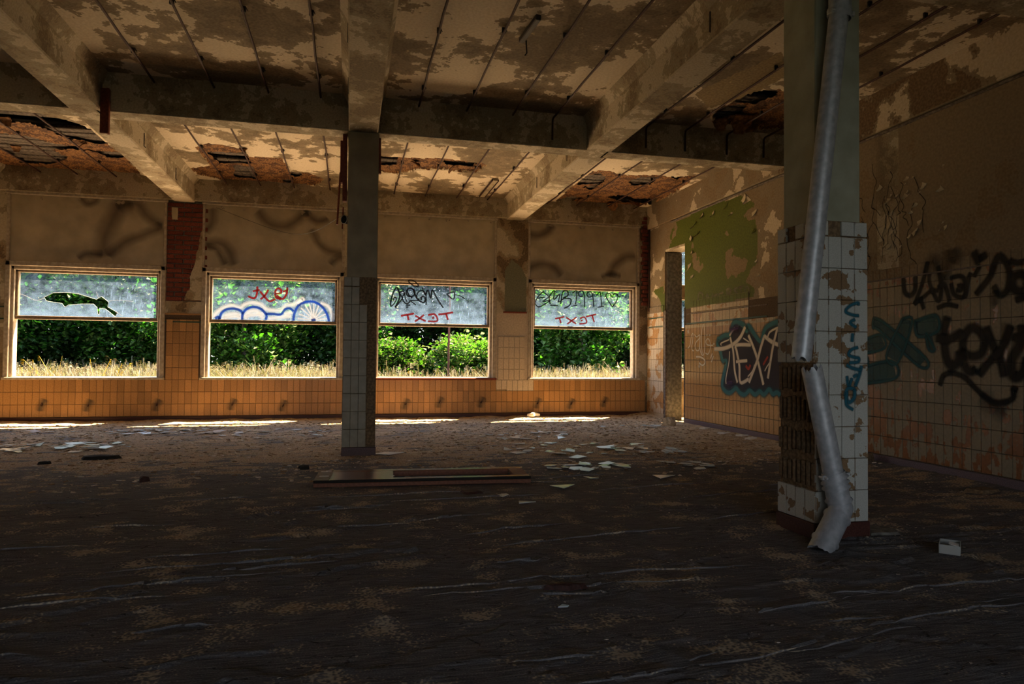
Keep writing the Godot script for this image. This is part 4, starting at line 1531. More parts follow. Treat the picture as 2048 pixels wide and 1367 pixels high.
func build_outside() -> void:
	var soil := mud(161, 30, Color(0.16, 0.14, 0.06), Color(0.33, 0.29, 0.14), 0.95, 0.5, 3.0)
	tag(obj("meadow_ground", slab(-70, 70, -0.4, -0.06, BACK + 0.35, 90), soil), "dry grassy ground outside the windows", "ground", "", "structure")
	# a pale concrete apron runs along the outside of the building
	tag(obj("apron", slab(-30, 30, -0.3, -0.02, BACK + 0.35, BACK + 3.6), mud(162, 40, Color(0.52, 0.47, 0.39), Color(0.66, 0.60, 0.50), 0.9, 0.2, 2.0)), "pale concrete apron along the outer foot of the window wall", "paving", "", "structure")
	var straw := plain(Color.WHITE, 0.8)
	straw.vertex_color_use_as_albedo = true
	straw.backlight_enabled = true
	straw.backlight = Color(0.7, 0.66, 0.56)
	leaf_mat = plain(Color.WHITE, 0.5)
	leaf_mat.vertex_color_use_as_albedo = true
	leaf_mat.backlight_enabled = true
	leaf_mat.backlight = Color(0.62, 1.0, 0.42)
	var g := Geo.new()
	for k in 9:
		var at := Vector3(rng.randf_range(-0.3, 0.3), rng.randf_range(-0.22, 0.22), rng.randf_range(-0.3, 0.3))
		var b := Basis.from_euler(Vector3(rng.randf_range(-0.7, 0.7), rng.randf() * TAU, rng.randf_range(-0.4, 0.4)))
		var l := rng.randf_range(0.13, 0.22)
		var q := l * 0.42
		g.quad(at, at + b * Vector3(-q, 0.03, l * 0.5), at + b * Vector3(0, -0.01, l), at + b * Vector3(0, 0, l * 0.5))
		g.quad(at, at + b * Vector3(0, 0, l * 0.5), at + b * Vector3(0, -0.01, l), at + b * Vector3(q, 0.03, l * 0.5))
	sprig = g.mesh()
	var dark := Color(0.042, 0.108, 0.030)
	var mid := Color(0.085, 0.19, 0.050)
	var fresh := Color(0.14, 0.26, 0.065)
	var pale := Color(0.24, 0.31, 0.10)
	# tall trees behind, smaller ones and bushes before them
	var names := {}
	for q in [
		[-24.0, 43.0, 12.0, 5.0, mid, "tall tree at the far left of the wood, glimpsed through the leftmost window"],
		[-17.5, 41.0, 13.0, 5.0, dark, "dark tall tree behind the left part of the leftmost window"],
		[-12.0, 44.0, 12.5, 5.0, mid, "tall tree behind the right part of the leftmost window"],
		[-6.5, 42.0, 13.0, 5.0, dark, "tall dark tree behind the left part of the second window"],
		[-1.0, 45.0, 12.5, 5.0, mid, "tall tree behind the right part of the second window"],
		[4.5, 42.0, 13.0, 5.0, dark, "tall dark tree behind the middle column and third window"],
		[10.0, 44.0, 12.5, 5.0, mid, "tall tree behind the right part of the third window"],
		[15.0, 41.5, 13.0, 5.0, dark, "tall dark tree behind the left part of the rightmost window"],
		[20.5, 43.0, 12.0, 5.0, mid, "tall tree behind the right part of the rightmost window"],
		[26.0, 41.0, 12.5, 5.0, mid, "tall tree seen through the doorway to the next room"],
		[32.0, 43.0, 12.5, 5.0, dark, "tall tree at the far right of the wood"],
		[-14.5, 33.5, 6.0, 3.2, dark, "low dark tree before the wood in the leftmost window"],
		[-9.5, 34.5, 6.5, 3.2, mid, "low tree before the wood, right half of the leftmost window"],
		[-4.6, 32.0, 6.0, 2.6, fresh, "light green young tree at the left of the second window"],
		[-0.6, 35.0, 6.0, 3.0, dark, "low dark tree in the middle of the second window"],
		[8.3, 36.0, 6.0, 3.0, mid, "low tree before the wood in the third window"],
		[10.6, 31.0, 5.0, 2.2, fresh, "fresh green young tree at the left of the rightmost window"],
		[14.5, 35.0, 6.5, 3.2, mid, "low tree in the middle of the rightmost window"],
		[18.2, 34.0, 6.0, 3.0, dark, "low dark tree at the right of the rightmost window"],
	]:
		tree(q[0], q[1], q[2], q[3], q[4], q[5])
	bush(1.25, 24.6, 1.62, 1.15, Color(0.15, 0.22, 0.05), "green bush at the left of the third window's lower opening")
	bush(2.1, 24.2, 1.0, 0.7, Color(0.16, 0.20, 0.06), "small yellowish bush beside the green one in the third window")
	bush(4.0, 24.0, 1.68, 1.25, pale, "bright pale green bush behind the pole in the third window")
	bush(4.95, 23.7, 1.2, 0.85, pale, "small pale bush at the right end of the third window's opening")
	# the meadow: straw-coloured grass past counting
	var blade := Geo.new()
	for k in 14:
		var a := rng.randf() * TAU
		var hh := 0.35 + 0.65 * pow(rng.randf(), 1.6)
		var lean := (Vector3(cos(a), 0, sin(a)) * rng.randf_range(0.1, 0.5) + Vector3(0.22, 0, 0)) * hh
		var sd := Vector3(-sin(a), 0, cos(a)) * 0.005
		var root := Vector3(rng.randf_range(-0.18, 0.18), 0, rng.randf_range(-0.18, 0.18))
		var knee := root + lean * 0.4 + Vector3.UP * hh * 0.6
		var tip := root + lean + Vector3.UP * hh
		blade.quad(root - sd, knee - sd, knee + sd, root + sd)
		blade.quad(knee - sd, tip - sd * 0.4, tip + sd * 0.4, knee + sd)
		for e in 4:
			var p := tip - Vector3.UP * 0.035 * e
			blade.quad(p, p + Vector3(0.010, 0.012, 0.01), p + lean * 0.16 + Vector3.UP * 0.02, p + Vector3(-0.010, 0.012, -0.01))
	var where := []
	var tint := []
	for k in 15000:
		var d := 16.2 + pow(rng.randf(), 0.8) * 17.0
		var x := rng.randf_range(-0.52, 0.75) * d
		var s := rng.randf_range(0.45, 0.75) * (1.0 + 0.55 * swell.get_noise_2d(x * 9.0, d * 5.0)) + 0.45 * pow(rng.randf(), 9.0)
		where.append(Transform3D(Basis(Vector3.UP, rng.randf() * TAU).scaled(Vector3(s * 1.3, s, s * 1.3)), P(x, -0.08, d)))
		var c := Color(0.30, 0.285, 0.22) if rng.randf() < 0.66 else Color(0.14, 0.165, 0.06)
		if rng.randf() < 0.03:
			c = Color(0.40, 0.30, 0.03)
		tint.append(c * rng.randf_range(0.6, 0.95))
	swarm("meadow_grass", blade.mesh(), straw, where, tint, self)
	tag(get_node("meadow_grass"), "tall straw-coloured meadow grass outside the windows", "grass", "", "stuff")
	# a thin leaning pole in the meadow
	g = Geo.new()
	g.tube([P(2.93, -0.08, 21.0), P(2.95, 2.0, 21.0), P(3.0, 5.2, 21.0)], [0.035, 0.032, 0.028], 8)
	tag(obj("pole", g, M.conduit), "thin rusty pole standing in the meadow outside the third window", "pole")

func tree(x: float, d: float, h: float, r: float, col: Color, label: String) -> void:
	var o := thing("tree", P(x, -0.06, d), label, "tree", "trees of the wood beyond the meadow")
	var g := Geo.new()
	g.tube([P(x, -0.06, d), P(x + 0.15, h * 0.3, d), P(x - 0.1, h * 0.62, d + 0.2), P(x, h * 0.9, d)], [h * 0.022, h * 0.018, h * 0.012, 0.02], 9)
	for k in 6:
		var a := rng.randf() * TAU
		var y := h * rng.randf_range(0.25, 0.6)
		g.tube([P(x, y, d), P(x + cos(a) * r * 0.4, y + h * 0.1, d + sin(a) * r * 0.4), P(x + cos(a) * r * 0.8, y + h * 0.16, d + sin(a) * r * 0.8)], [h * 0.009, h * 0.006, 0.015], 6)
	obj("trunk", g, M.slat, o)
	crown(o, x, d, h, r, col, int(95.0 * r * h), h * 0.06)

func bush(x: float, d: float, h: float, r: float, col: Color, label: String) -> void:
	var o := thing("bush", P(x, -0.06, d), label, "bush", "bushes in the meadow")
	var g := Geo.new()
	for k in 6:
		var a := TAU * k / 6.0
		g.tube([P(x, -0.06, d), P(x + cos(a) * r * 0.25, h * 0.4, d + sin(a) * r * 0.25), P(x + cos(a) * r * 0.5, h * 0.75, d + sin(a) * r * 0.5)], [0.03, 0.02, 0.008], 6)
	obj("stem", g, M.slat, o)
	crown(o, x, d, h, r, col, int(700 * r), 0.0, 0.62)

func crown(o: Node3D, x: float, d: float, h: float, r: float, col: Color, count: int, low: float, scale_ := 1.0) -> void:
	var blobs := []
	var nb := int(10 + r * 5)
	for k in nb:
		var y := lerpf(low, h * 0.92, pow((k + 0.5) / nb, 0.9))
		var ring := r * sqrt(maxf(0.12, 1.0 - pow((y - h * 0.42) / (h * 0.62), 2.0)))
		var a := k * 2.4 + rng.randf()
		var rr := ring * rng.randf_range(0.35, 0.8)
		blobs.append([Vector3(cos(a) * rr, y, sin(a) * rr), r * rng.randf_range(0.26, 0.42)])
	var where := []
	var tint := []
	for i in count:
		var b: Array = blobs[rng.randi() % nb]
		var dir := Vector3(rng.randfn(), rng.randfn(), rng.randfn()).normalized()
		var p: Vector3 = b[0] + dir * b[1] * Vector3(1, 0.75, 1) * rng.randf_range(0.72, 1.05)
		if p.y < 0.05:
			continue
		var s := rng.randf_range(0.8, 1.5) * scale_
		where.append(Transform3D(Basis.from_euler(Vector3(rng.randf_range(-0.5, 0.5), rng.randf() * TAU, rng.randf_range(-0.5, 0.5))).scaled(Vector3.ONE * s), p))
		tint.append(col * rng.randf_range(0.5, 1.05))
	swarm("crown", sprig, leaf_mat, where, tint, o)

# ---------------------------------------------------------------- things in the hall
func bent(pts: Array, steps := 5) -> Array:
	var o := []
	for i in pts.size() - 1:
		var p0: Vector3 = pts[max(i - 1, 0)]
		var p3: Vector3 = pts[min(i + 2, pts.size() - 1)]
		for s in steps:
			o.append((pts[i] as Vector3).cubic_interpolate(pts[i + 1], p0, p3, float(s) / steps))
	o.append(pts[-1])
	return o

# an open pipe with walls; the end at b is torn
func pipe_length(a: Vector3, b: Vector3, r: float, torn: float, torn_start := 0.0) -> Geo:
	var g := Geo.new()
	var dir := (b - a).normalized()
	var ex := dir.cross(Vector3(0, 0, 1)).normalized()
	var ey := dir.cross(ex)
	var n := 28
	var rings := 10
	var bite := []
	var bite0 := []
	for j in n + 1:
		bite.append(0.0 if torn == 0.0 else rng.randf_range(0.0, torn))
		bite0.append(0.0 if torn_start == 0.0 else rng.randf_range(0.0, torn_start))
	bite[n] = bite[0]
	bite0[n] = bite0[0]
	for inner in 2:
		var k0 := g.v.size()
		var rr := r - 0.003 * inner
		for i in rings + 1:
			for j in n + 1:
				var an := TAU * j / n
				var o := ex * cos(an) + ey * sin(an)
				var p := a.lerp(b, float(i) / rings)
				if i == rings:
					p -= dir * bite[j]
				if i == 0:
					p += dir * bite0[j]
				p += o * rr
				p.y = maxf(p.y, 0.008)
				g.v.append(p)
				g.n.append(-o if inner else o)
				g.c.append(Color.WHITE)
		for i in rings:
			for j in n:
				var p := k0 + i * (n + 1) + j
				var q := p + n + 1
				g.ix.append_array([p, p + 1, q, p + 1, q + 1, q] if inner else [p, q, p + 1, p + 1, q, q + 1])
	for j in n:
		for e in [0, rings]:
			var p: int = e * (n + 1) + j
			var q: int = p + (rings + 1) * (n + 1)
			g.out(g.v[p], g.v[p + 1], g.v[q + 1], g.v[q], (a + b) / 2)
	return g

func band(at: Vector3, dir: Vector3, r: float, length: float, bulge: float) -> Geo:
	var g := Geo.new()
	var pts := []
	var rad := []
	for i in 9:
		var k := i / 8.0
		pts.append(at + dir * (k - 0.5) * length)
		rad.append(r + bulge * sin(PI * k))
	g.tube(pts, rad, 28, false)
	return g

func build_things() -> void:
	# upper downpipe: plumb behind its clamp, then swung to the left, torn off above the gap
	var o := thing("downpipe", P(2.62, 1.08, 3.6), "upper grey downpipe hanging loose on the right column, its lower end torn", "downpipe")
	var top := P(2.905, 3.26, 3.615)
	obj("tube", pipe_length(top, P(2.625, 1.09, 3.605), 0.057, 0.03), M.zinc, o)
	obj("upper_tube", pipe_length(P(2.925, BEAM, 3.635), P(2.913, 3.20, 3.62), 0.065, 0.0), M.zinc, o)
	for y in [3.235, 3.262]:
		obj("collar_band", band(P(2.910, y, 3.62), Vector3(0.03, 1, 0).normalized(), 0.066, 0.026, 0.006), M.zinc, o)
	var g := Geo.new()
	g.box(P(2.84, 3.235, 3.60), Vector3(0.024, 0.024, 0.03), 0.004)
	g.tube([P(2.84, 3.235, 3.575), P(2.84, 3.235, 3.64)], [0.006], 8)
	obj("bolt", g, M.zinc, o)
	obj("clamp", slab(2.975, 2.995, 3.22, 3.25, 3.585, 3.715, null, 0.004), M.zinc, o)
	# lower downpipe with collars and a bent shoe
	o = thing("downpipe", P(2.70, 0, 3.5), "lower grey downpipe leaning before the right column, ending in a bent shoe on the floor", "downpipe")
	var t0 := P(2.69, 1.075, 3.60)
	var t1 := P(2.833, 0.415, 3.585)
	obj("tube", pipe_length(t0, t1, 0.059, 0.0, 0.05), M.zinc, o)
	var dirn := (t1 - t0).normalized()
	obj("socket", pipe_length(t1 - dirn * 0.02, t1 + dirn * 0.19, 0.067, 0.0), M.zinc, o)
	for k in 3:
		obj("collar_band", band(t1 + dirn * (0.012 + k * 0.032), dirn, 0.067, 0.022, 0.015), M.zinc, o)
	obj("collar_band", band(t1 + dirn * 0.155, dirn, 0.068, 0.024, 0.011), M.zinc, o)
	g = Geo.new()
	var e0 := t1 + dirn * 0.165
	var knee := P(2.868, 0.205, 3.57)
	var foot := P(2.655, 0.0, 3.475)
	var down := (foot - knee).normalized()
	var shoe := bent([e0, e0 + dirn * 0.03, knee + Vector3(0.006, 0.015, 0), knee + down * 0.05, knee + down * 0.11], 6)
	g.tube(shoe, [0.066], 28, false)
	obj("elbow", g, M.zinc, o)
	obj("shoe", pipe_length(knee + down * 0.06, foot + down * 0.02, 0.069, 0.015), M.zinc, o)
	obj("collar_band", band(knee + down * 0.055, down, 0.069, 0.026, 0.010), M.zinc, o)
	obj("collar_band", band(knee + down * 0.235, down, 0.069, 0.024, 0.009), M.zinc, o)
	g = Geo.new()
	g.box(t1 + Vector3(-0.082, -0.012, 0.02), Vector3(0.026, 0.026, 0.02), 0.004)
	g.tube([t1 + Vector3(-0.082, -0.012, 0.05), t1 + Vector3(-0.082, -0.012, -0.02)], [0.008], 8)
	obj("bolt", g, M.zinc, o)
	g = Geo.new()
	g.box(t1 + Vector3(0.085, 0.004, -0.03), Vector3(0.03, 0.022, 0.11), 0.004, Basis(Vector3(0, 0, 1), 0.15))
	obj("clamp", g, M.zinc, o)
	build_door_leaf()
	# battens round the column heads
	var batten := func(label: String, a: Vector3, b: Vector3, wd: float, dp: float) -> Node3D:
		var n := thing("wooden_batten", (a + b) / 2, label, "batten", "")
		var bg := Geo.new()
		var dir: Vector3 = (b - a).normalized()
		var side := dir.cross(Vector3(0, 0, 1)).normalized()
		bg.box((a + b) / 2, Vector3(wd, (b - a).length(), dp), 0.004, Basis(side, dir, side.cross(dir)))
		obj("board", bg, M.red_wood, n)
		return n
	var n := batten.call("short dark red wooden board nailed upright where the left beam meets the cross beam", P(-2.502, 3.37, 7.79), P(-2.502, 3.835, 7.79), 0.06, 0.03) as Node3D
	g = Geo.new()
	g.box(P(-2.46, 3.60, 7.79), Vector3(0.026, 0.47, 0.05), 0.004)
	obj("edge_strip", g, M.red_wood, n)
	batten.call("wide dark red board standing against the left side of the middle column's head", P(-0.085, 2.86, 8.02), P(-0.088, 3.62, 8.02), 0.05, 0.10)
	batten.call("short red board behind the wide one, left of the middle column's head", P(-0.125, 3.08, 8.06), P(-0.125, 3.56, 8.06), 0.03, 0.08)
	batten.call("long thin red lath leaning away left of the middle column", P(-0.165, 2.60, 8.06), P(-0.136, 3.20, 8.055), 0.022, 0.03)
	batten.call("short thin red lath hanging lowest on the left side of the middle column", P(-0.106, 2.55, 8.03), P(-0.10, 2.80, 8.03), 0.016, 0.02)
	batten.call("splintered red lath on the right side of the middle column's head", P(0.305, 3.20, 8.0), P(0.30, 3.61, 8.0), 0.026, 0.05)
	o = thing("pipe_end", P(-0.09, 2.62, 8.0), "open black pipe end sticking out on the left side of the middle column", "pipe")
	g = pipe_length(P(-0.02, 2.64, 8.0), P(-0.088, 2.64, 7.93), 0.045, 0.0)
	obj("tube", g, M.iron, o)
	obj("rim", band(P(-0.088, 2.64, 7.93), Vector3(-0.7, 0, 0.7), 0.046, 0.012, 0.003), M.zinc, o)
	g = Geo.new()
	g.tube(bent([P(-0.10, 2.70, 8.0), P(-0.8, 2.80, 10.0), P(-2.2, 3.55, BACK - 0.02)], 8), [0.003], 5)
	tag(obj("slack_wire", g, M.iron), "thin slack wire running from the middle column to the second window's panel", "wire")
	# small things on the floor
	o = thing("small_box", P(3.35, ground(3.35, 3.26), 3.26), "small open pale box lying on the floor right of the downpipe column", "box")
	var bx := Basis(Vector3.UP, 0.75)
	var base := P(3.36, ground(3.35, 3.26), 3.28)
	g = Geo.new()
	g.box(base + Vector3(0, 0.004, 0), Vector3(0.15, 0.006, 0.10), 0.001, bx)
	obj("bottom", g, M.card, o)
	for q in [[0.0, 0.05, 0.15, 0.004], [0.0, -0.05, 0.15, 0.004], [0.075, 0.0, 0.004, 0.10], [-0.075, 0.0, 0.004, 0.10]]:
		g = Geo.new()
		g.box(base + bx * Vector3(q[0], 0.028, q[1]), Vector3(q[2], 0.05, q[3]), 0.001, bx)
		obj("side", g, M.card, o)
	g = Geo.new()
	g.box(base + bx * Vector3(-0.03, 0.054, 0.02), Vector3(0.07, 0.003, 0.05), 0.001, bx * Basis(Vector3(1, 0, 0), 0.2))
	obj("flap", g, M.paper, o)
	o = thing("crumpled_paper", P(3.22, ground(3.22, 11.95), 11.95), "two crumpled white paper cups lying under the rightmost window", "paper", "")
	for q in [[3.17, 11.93, 0.8], [3.27, 11.97, 2.9]]:
		g = Geo.new()
		var c := P(q[0], ground(q[0], q[1]) + 0.04, q[1])
		var ax := Vector3(cos(q[2]), 0.2, sin(q[2])).normalized()
		g.tube([c - ax * 0.07, c - ax * 0.03, c + ax * 0.03, c + ax * 0.07], [0.03, 0.036, 0.04, 0.034], 9)
		obj("cup", g, M.paper, o)
	slab_piece("broken_board", P(3.30, 0, 3.80), PackedVector2Array([Vector2(-0.11, -0.10), Vector2(0.10, -0.12), Vector2(0.19, -0.02), Vector2(0.12, 0.10), Vector2(-0.10, 0.10)]), 0.02, M.concrete, "flat grey broken board lying at the right foot of the downpipe column", "board", 0.1)
	slab_piece("plaster_lump", P(5.28, 0, 6.55), PackedVector2Array([Vector2(-0.16, -0.05), Vector2(0.1, -0.09), Vector2(0.2, 0.03), Vector2(0.0, 0.1), Vector2(-0.12, 0.06)]), 0.06, M.mortar, "long lump of fallen plaster at the foot of the right wall beside the column", "rubble", 0.35)
	slab_piece("plaster_lump", P(5.36, 0, 6.30), PackedVector2Array([Vector2(-0.09, -0.07), Vector2(0.06, -0.09), Vector2(0.1, 0.04), Vector2(-0.03, 0.09)]), 0.09, M.mortar, "blocky lump of fallen plaster at the right wall, beside the long one", "rubble", 0.5)
	slab_piece("plaster_lump", P(5.20, 0, 4.75), PackedVector2Array([Vector2(-0.15, -0.05), Vector2(0.12, -0.08), Vector2(0.14, 0.06), Vector2(-0.08, 0.08)]), 0.035, M.mortar, "flat lump of fallen plaster under the swoosh of the black lettering", "rubble", 0.2)
	slab_piece("debris_lump", P(-2.54, 0, 8.03), PackedVector2Array([Vector2(-0.2, -0.04), Vector2(0.05, -0.09), Vector2(0.22, 0.0), Vector2(0.1, 0.08), Vector2(-0.15, 0.07)]), 0.05, M.dark, "dark flattened lump on the floor before the left heap of glass", "debris", 0.1)
	slab_piece("debris_lump", P(-1.735, 0, 6.57), PackedVector2Array([Vector2(-0.05, -0.04), Vector2(0.03, -0.05), Vector2(0.06, 0.02), Vector2(-0.02, 0.06)]), 0.045, M.conduit, "small dark brown clod on the floor left of the fallen door", "debris", 0.4)
	slab_piece("debris_lump", P(-2.95, 0, 7.75), PackedVector2Array([Vector2(-0.05, -0.03), Vector2(0.05, -0.03), Vector2(0.05, 0.03), Vector2(-0.04, 0.04)]), 0.03, M.dark, "small dark clod left of the flattened dark lump", "debris", 0.2)
	slab_piece("debris_lump", P(-0.42, 0, 7.0), PackedVector2Array([Vector2(-0.06, -0.03), Vector2(0.05, -0.05), Vector2(0.06, 0.03), Vector2(-0.03, 0.05)]), 0.04, M.dark, "small dark clod at the left end of the fallen door", "debris", 0.3)
	slab_piece("debris_lump", P(0.97, 0, 5.54), PackedVector2Array([Vector2(-0.09, -0.05), Vector2(0.08, -0.06), Vector2(0.10, 0.04), Vector2(-0.05, 0.07)]), 0.015, M.conduit, "flat dark brown scrap on the floor just before the fallen door", "debris", 0.1)
	slab_piece("debris_lump", P(1.0, 0, 3.12), PackedVector2Array([Vector2(-0.11, -0.02), Vector2(0.0, -0.04), Vector2(0.12, 0.0), Vector2(0.02, 0.03)]), 0.03, M.conduit, "long dark splinter lying on the creased floor in front", "debris", 0.15)
	slab_piece("plaster_lump", P(5.15, 0, 10.5), PackedVector2Array([Vector2(-0.1, -0.06), Vector2(0.08, -0.08), Vector2(0.12, 0.03), Vector2(0.0, 0.09)]), 0.14, M.plaster, "pale standing chunk of plaster at the near jamb of the doorway", "rubble", 0.3)
	for q in [[5.36, 9.7], [5.34, 9.1], [5.38, 8.7], [5.33, 8.4]]:
		slab_piece("plaster_chip", P(q[0], 0, q[1]), PackedVector2Array([Vector2(-0.08, -0.04), Vector2(0.05, -0.07), Vector2(0.1, 0.02), Vector2(-0.03, 0.06)]), 0.025, M.paper, "white plaster chip at the foot of the wall below the big letters", "rubble", 0.6, "white plaster chips below the big letters")

func slab_piece(called: String, at: Vector3, poly: PackedVector2Array, thick: float, m: Material, label: String, category: String, tilt: float, group := "") -> Node3D:
	var y := ground(at.x, -at.z)
	var o := thing(called, Vector3(at.x, y, at.z), label, category, group)
	var q := PackedVector2Array()
	for i in poly.size():
		for s in 3:
			q.append(poly[i].lerp(poly[(i + 1) % poly.size()], s / 3.0) + Vector2(rng.randf_range(-0.008, 0.008), rng.randf_range(-0.008, 0.008)))
	var g := Geo.new()
	# a low mound of facets: the outline at the foot, drawn in towards the top
	var mid := Vector3(at.x, y, at.z)
	var crest := []
	var foot := []
	for p in q:
		foot.append(mid + Vector3(p.x, -0.006, p.y))
		crest.append(mid + Vector3(p.x * 0.82, thick * (0.75 + tilt * rng.randf_range(-0.6, 0.6) + tilt * p.x * 2.0), p.y * 0.82))
	var cen := mid + Vector3(0, thick * 0.4, 0)
	for i in q.size():
		var j := (i + 1) % q.size()
		g.out(foot[i], foot[j], crest[j], crest[i], cen)
		g.out3(crest[i], crest[j], mid + Vector3(0, thick, 0), cen)
	obj("lump", g, m, o)
	return o

func build_door_leaf() -> void:
	# door lying flat, long side across the view; local axes run along its length and its width
	var a := P(-0.285, 0.018, 5.975)
	var ex := (P(1.56, 0.018, 5.87) - a).normalized()
	var ez := (P(-0.235, 0.018, 6.53) - a).normalized()
	ez = (ez - ex * ez.dot(ex)).normalized()
	var turn := Basis(ex, Vector3.UP, ex.cross(Vector3.UP))
	var o := thing("door_leaf", a + ex * 0.93, "dark varnished door with a long glazing opening, lying flat before the middle column", "door")
	var piece := func(called: String, x0: float, x1: float, z0: float, z1: float, y0: float, y1: float, m: Material) -> void:
		var g := Geo.new()
		g.box(a + ex * (x0 + x1) / 2 + ez * (z0 + z1) / 2 + Vector3.UP * (y0 + y1) / 2, Vector3(x1 - x0, y1 - y0, z1 - z0), 0.003, turn)
		obj(called, g, m, o)
	piece.call("stile", 0.0, 1.85, 0.0, 0.095, 0.012, 0.044, M.door_wood)
	piece.call("stile", 0.0, 1.85, 0.445, 0.54, 0.012, 0.044, M.door_wood)
	piece.call("edge_lipping", 0.0, 1.85, -0.008, 0.0, -0.012, 0.022, M.door_edge)
	piece.call("rebate", 0.0, 1.85, -0.004, 0.005, 0.022, 0.046, M.dark)
	piece.call("rail", 1.72, 1.85, 0.095, 0.445, 0.010, 0.044, M.door_edge)
	piece.call("panel", 0.125, 0.66, 0.095, 0.445, 0.008, 0.043, M.door_wood)
	piece.call("end_block", 0.0, 0.125, 0.004, 0.536, 0.010, 0.0465, M.sash)
	piece.call("inner_bead", 0.66, 1.72, 0.43, 0.445, -0.006, 0.040, M.door_edge)
	piece.call("inner_bead", 0.66, 1.72, 0.095, 0.11, -0.006, 0.030, M.door_edge)
	piece.call("loose_strip", 1.20, 1.72, 0.30, 0.325, -0.006, 0.01, M.dark)
	for q in [[0.02, 0.44, 0.06], [0.06, 0.47, 0.05], [0.03, 0.20, 0.08], [0.655, 0.15, 0.012]]:
		var g := Geo.new()
		g.box(a + ex * (q[0] + q[2] / 2) + ez * q[1] + Vector3.UP * 0.047, Vector3(q[2], 0.002, 0.035), 0.0008, turn)
		obj("paint_scrap", g, M.paper, o)

# ---------------------------------------------------------------- broken glass
func build_shards() -> void:
	var kinds := []
	var edges := []
	for k in 9:
		var n := 3 + k % 3
		var poly := PackedVector2Array()
		for i in n:
			var an := TAU * (i + rng.randf_range(-0.25, 0.25)) / n
			poly.append(Vector2(cos(an), sin(an) * rng.randf_range(0.45, 0.9)) * rng.randf_range(0.7, 1.1))
		var g := Geo.new()
		g.prism(poly, Vector3.ZERO, Vector3(1, 0, 0), Vector3(0, 0, 1), Vector3.UP, 0.03)
		kinds.append(g.mesh())
		edges.append(poly)
	var placed := []
	var clear: StandardMaterial3D = M.shard
	var one := func(x: float, d: float, size: float, k: int, yaw: float, label: String, group: String, tilt: float) -> void:
		var o := MeshInstance3D.new()
		o.name = numbered("glass_shard")
		o.mesh = kinds[k]
		o.material_override = clear
		var b := Basis.from_euler(Vector3(rng.randf_range(-tilt, tilt), yaw, rng.randf_range(-tilt, tilt)))
		var lift := 0.0
		for p in placed:
			if Vector2(x - p.x, d - p.y).length() < (size + p.z) * 0.9:
				lift = maxf(lift, p.w + 0.006)
		lift = minf(lift, 0.028)
		placed.append(Vector4(x, d, size, lift))
		o.transform = Transform3D(b.scaled_local(Vector3(size, 0.12, size)), P(x, ground(x, d) + 0.010 + size * tilt * 0.5 + lift, d))
		tag(o, label, "glass shard", group)
		add_child(o)
	for c in [
		[-3.3, 9.0, 0.85, 0.5, 46, 0.05, 0.13, "pale blue broken glass shard in the dense heap at the left of the floor", "shards in the left heap"],
		[-2.5, 10.5, 0.85, 0.45, 32, 0.05, 0.12, "pale broken glass shard in the heap below the pillar of bare bricks", "shards below the brick pillar"],
		[-1.1, 10.1, 0.8, 0.7, 20, 0.05, 0.13, "scattered pale glass shard on the floor below the second window", "shards below the second window"],
		[-3.2, 10.9, 1.2, 0.25, 14, 0.05, 0.14, "pale glass shard near the wall below the leftmost window", "shards below the leftmost window"],
		[2.35, 9.4, 0.9, 0.45, 26, 0.05, 0.12, "small pale glass shard far back between the third and the rightmost window", "shards far back on the right"],
		[2.55, 7.9, 0.8, 0.7, 30, 0.05, 0.13, "pale glass shard in the wide scatter right of the middle column", "shards right of the middle column"],
		[3.3, 7.6, 0.55, 0.5, 24, 0.05, 0.12, "pale glass shard in the scatter towards the right wall", "shards towards the right wall"],
		[2.35, 6.55, 0.42, 0.28, 18, 0.05, 0.12, "pale glass shard in the cluster beyond the right end of the fallen door", "shards beyond the door's right end"],
		[3.3, 6.5, 0.35, 0.3, 9, 0.06, 0.13, "pale glass shard lying midway between the fallen door and the right column", "shards between door and column"],
		[4.5, 10.4, 0.6, 0.3, 10, 0.05, 0.10, "tiny pale glass shard below the rightmost window near the doorway", "shards near the doorway"],
	]:
		for i in c[4]:
			var an := rng.randf() * TAU
			var rr := sqrt(rng.randf())
			one.call(c[0] + cos(an) * rr * c[2], c[1] + sin(an) * rr * c[3], rng.randf_range(c[5], c[6]), rng.randi() % 9, rng.randf() * TAU, c[7], c[8], 0.10)
	one.call(0.47, 7.88, 0.20, 4, 0.3, "large pale glass shard lying at the right foot of the middle column", "", 0.03)
	one.call(1.20, 5.36, 0.09, 1, 1.2, "lone four-sided glass shard on the floor before the fallen door's right end", "", 0.02)
	one.call(1.30, 5.07, 0.10, 3, 0.2, "lone pointed glass shard, nearest of those before the fallen door", "", 0.03)
	one.call(1.77, 5.62, 0.14, 6, 0.5, "pointed glass shard just beyond the right end of the fallen door", "", 0.05)
	one.call(2.16, 5.98, 0.11, 3, 2.2, "single triangular glass shard right of the fallen door's end", "", 0.05)
	one.call(0.93, 2.92, 0.035, 1, 0.3, "small pale glass splinter on the dark creased floor in front", "", 0.05)
	one.call(2.85, 5.95, 0.13, 6, 0.1, "long flat glass shard midway to the right column, nearest of its scatter", "", 0.03)
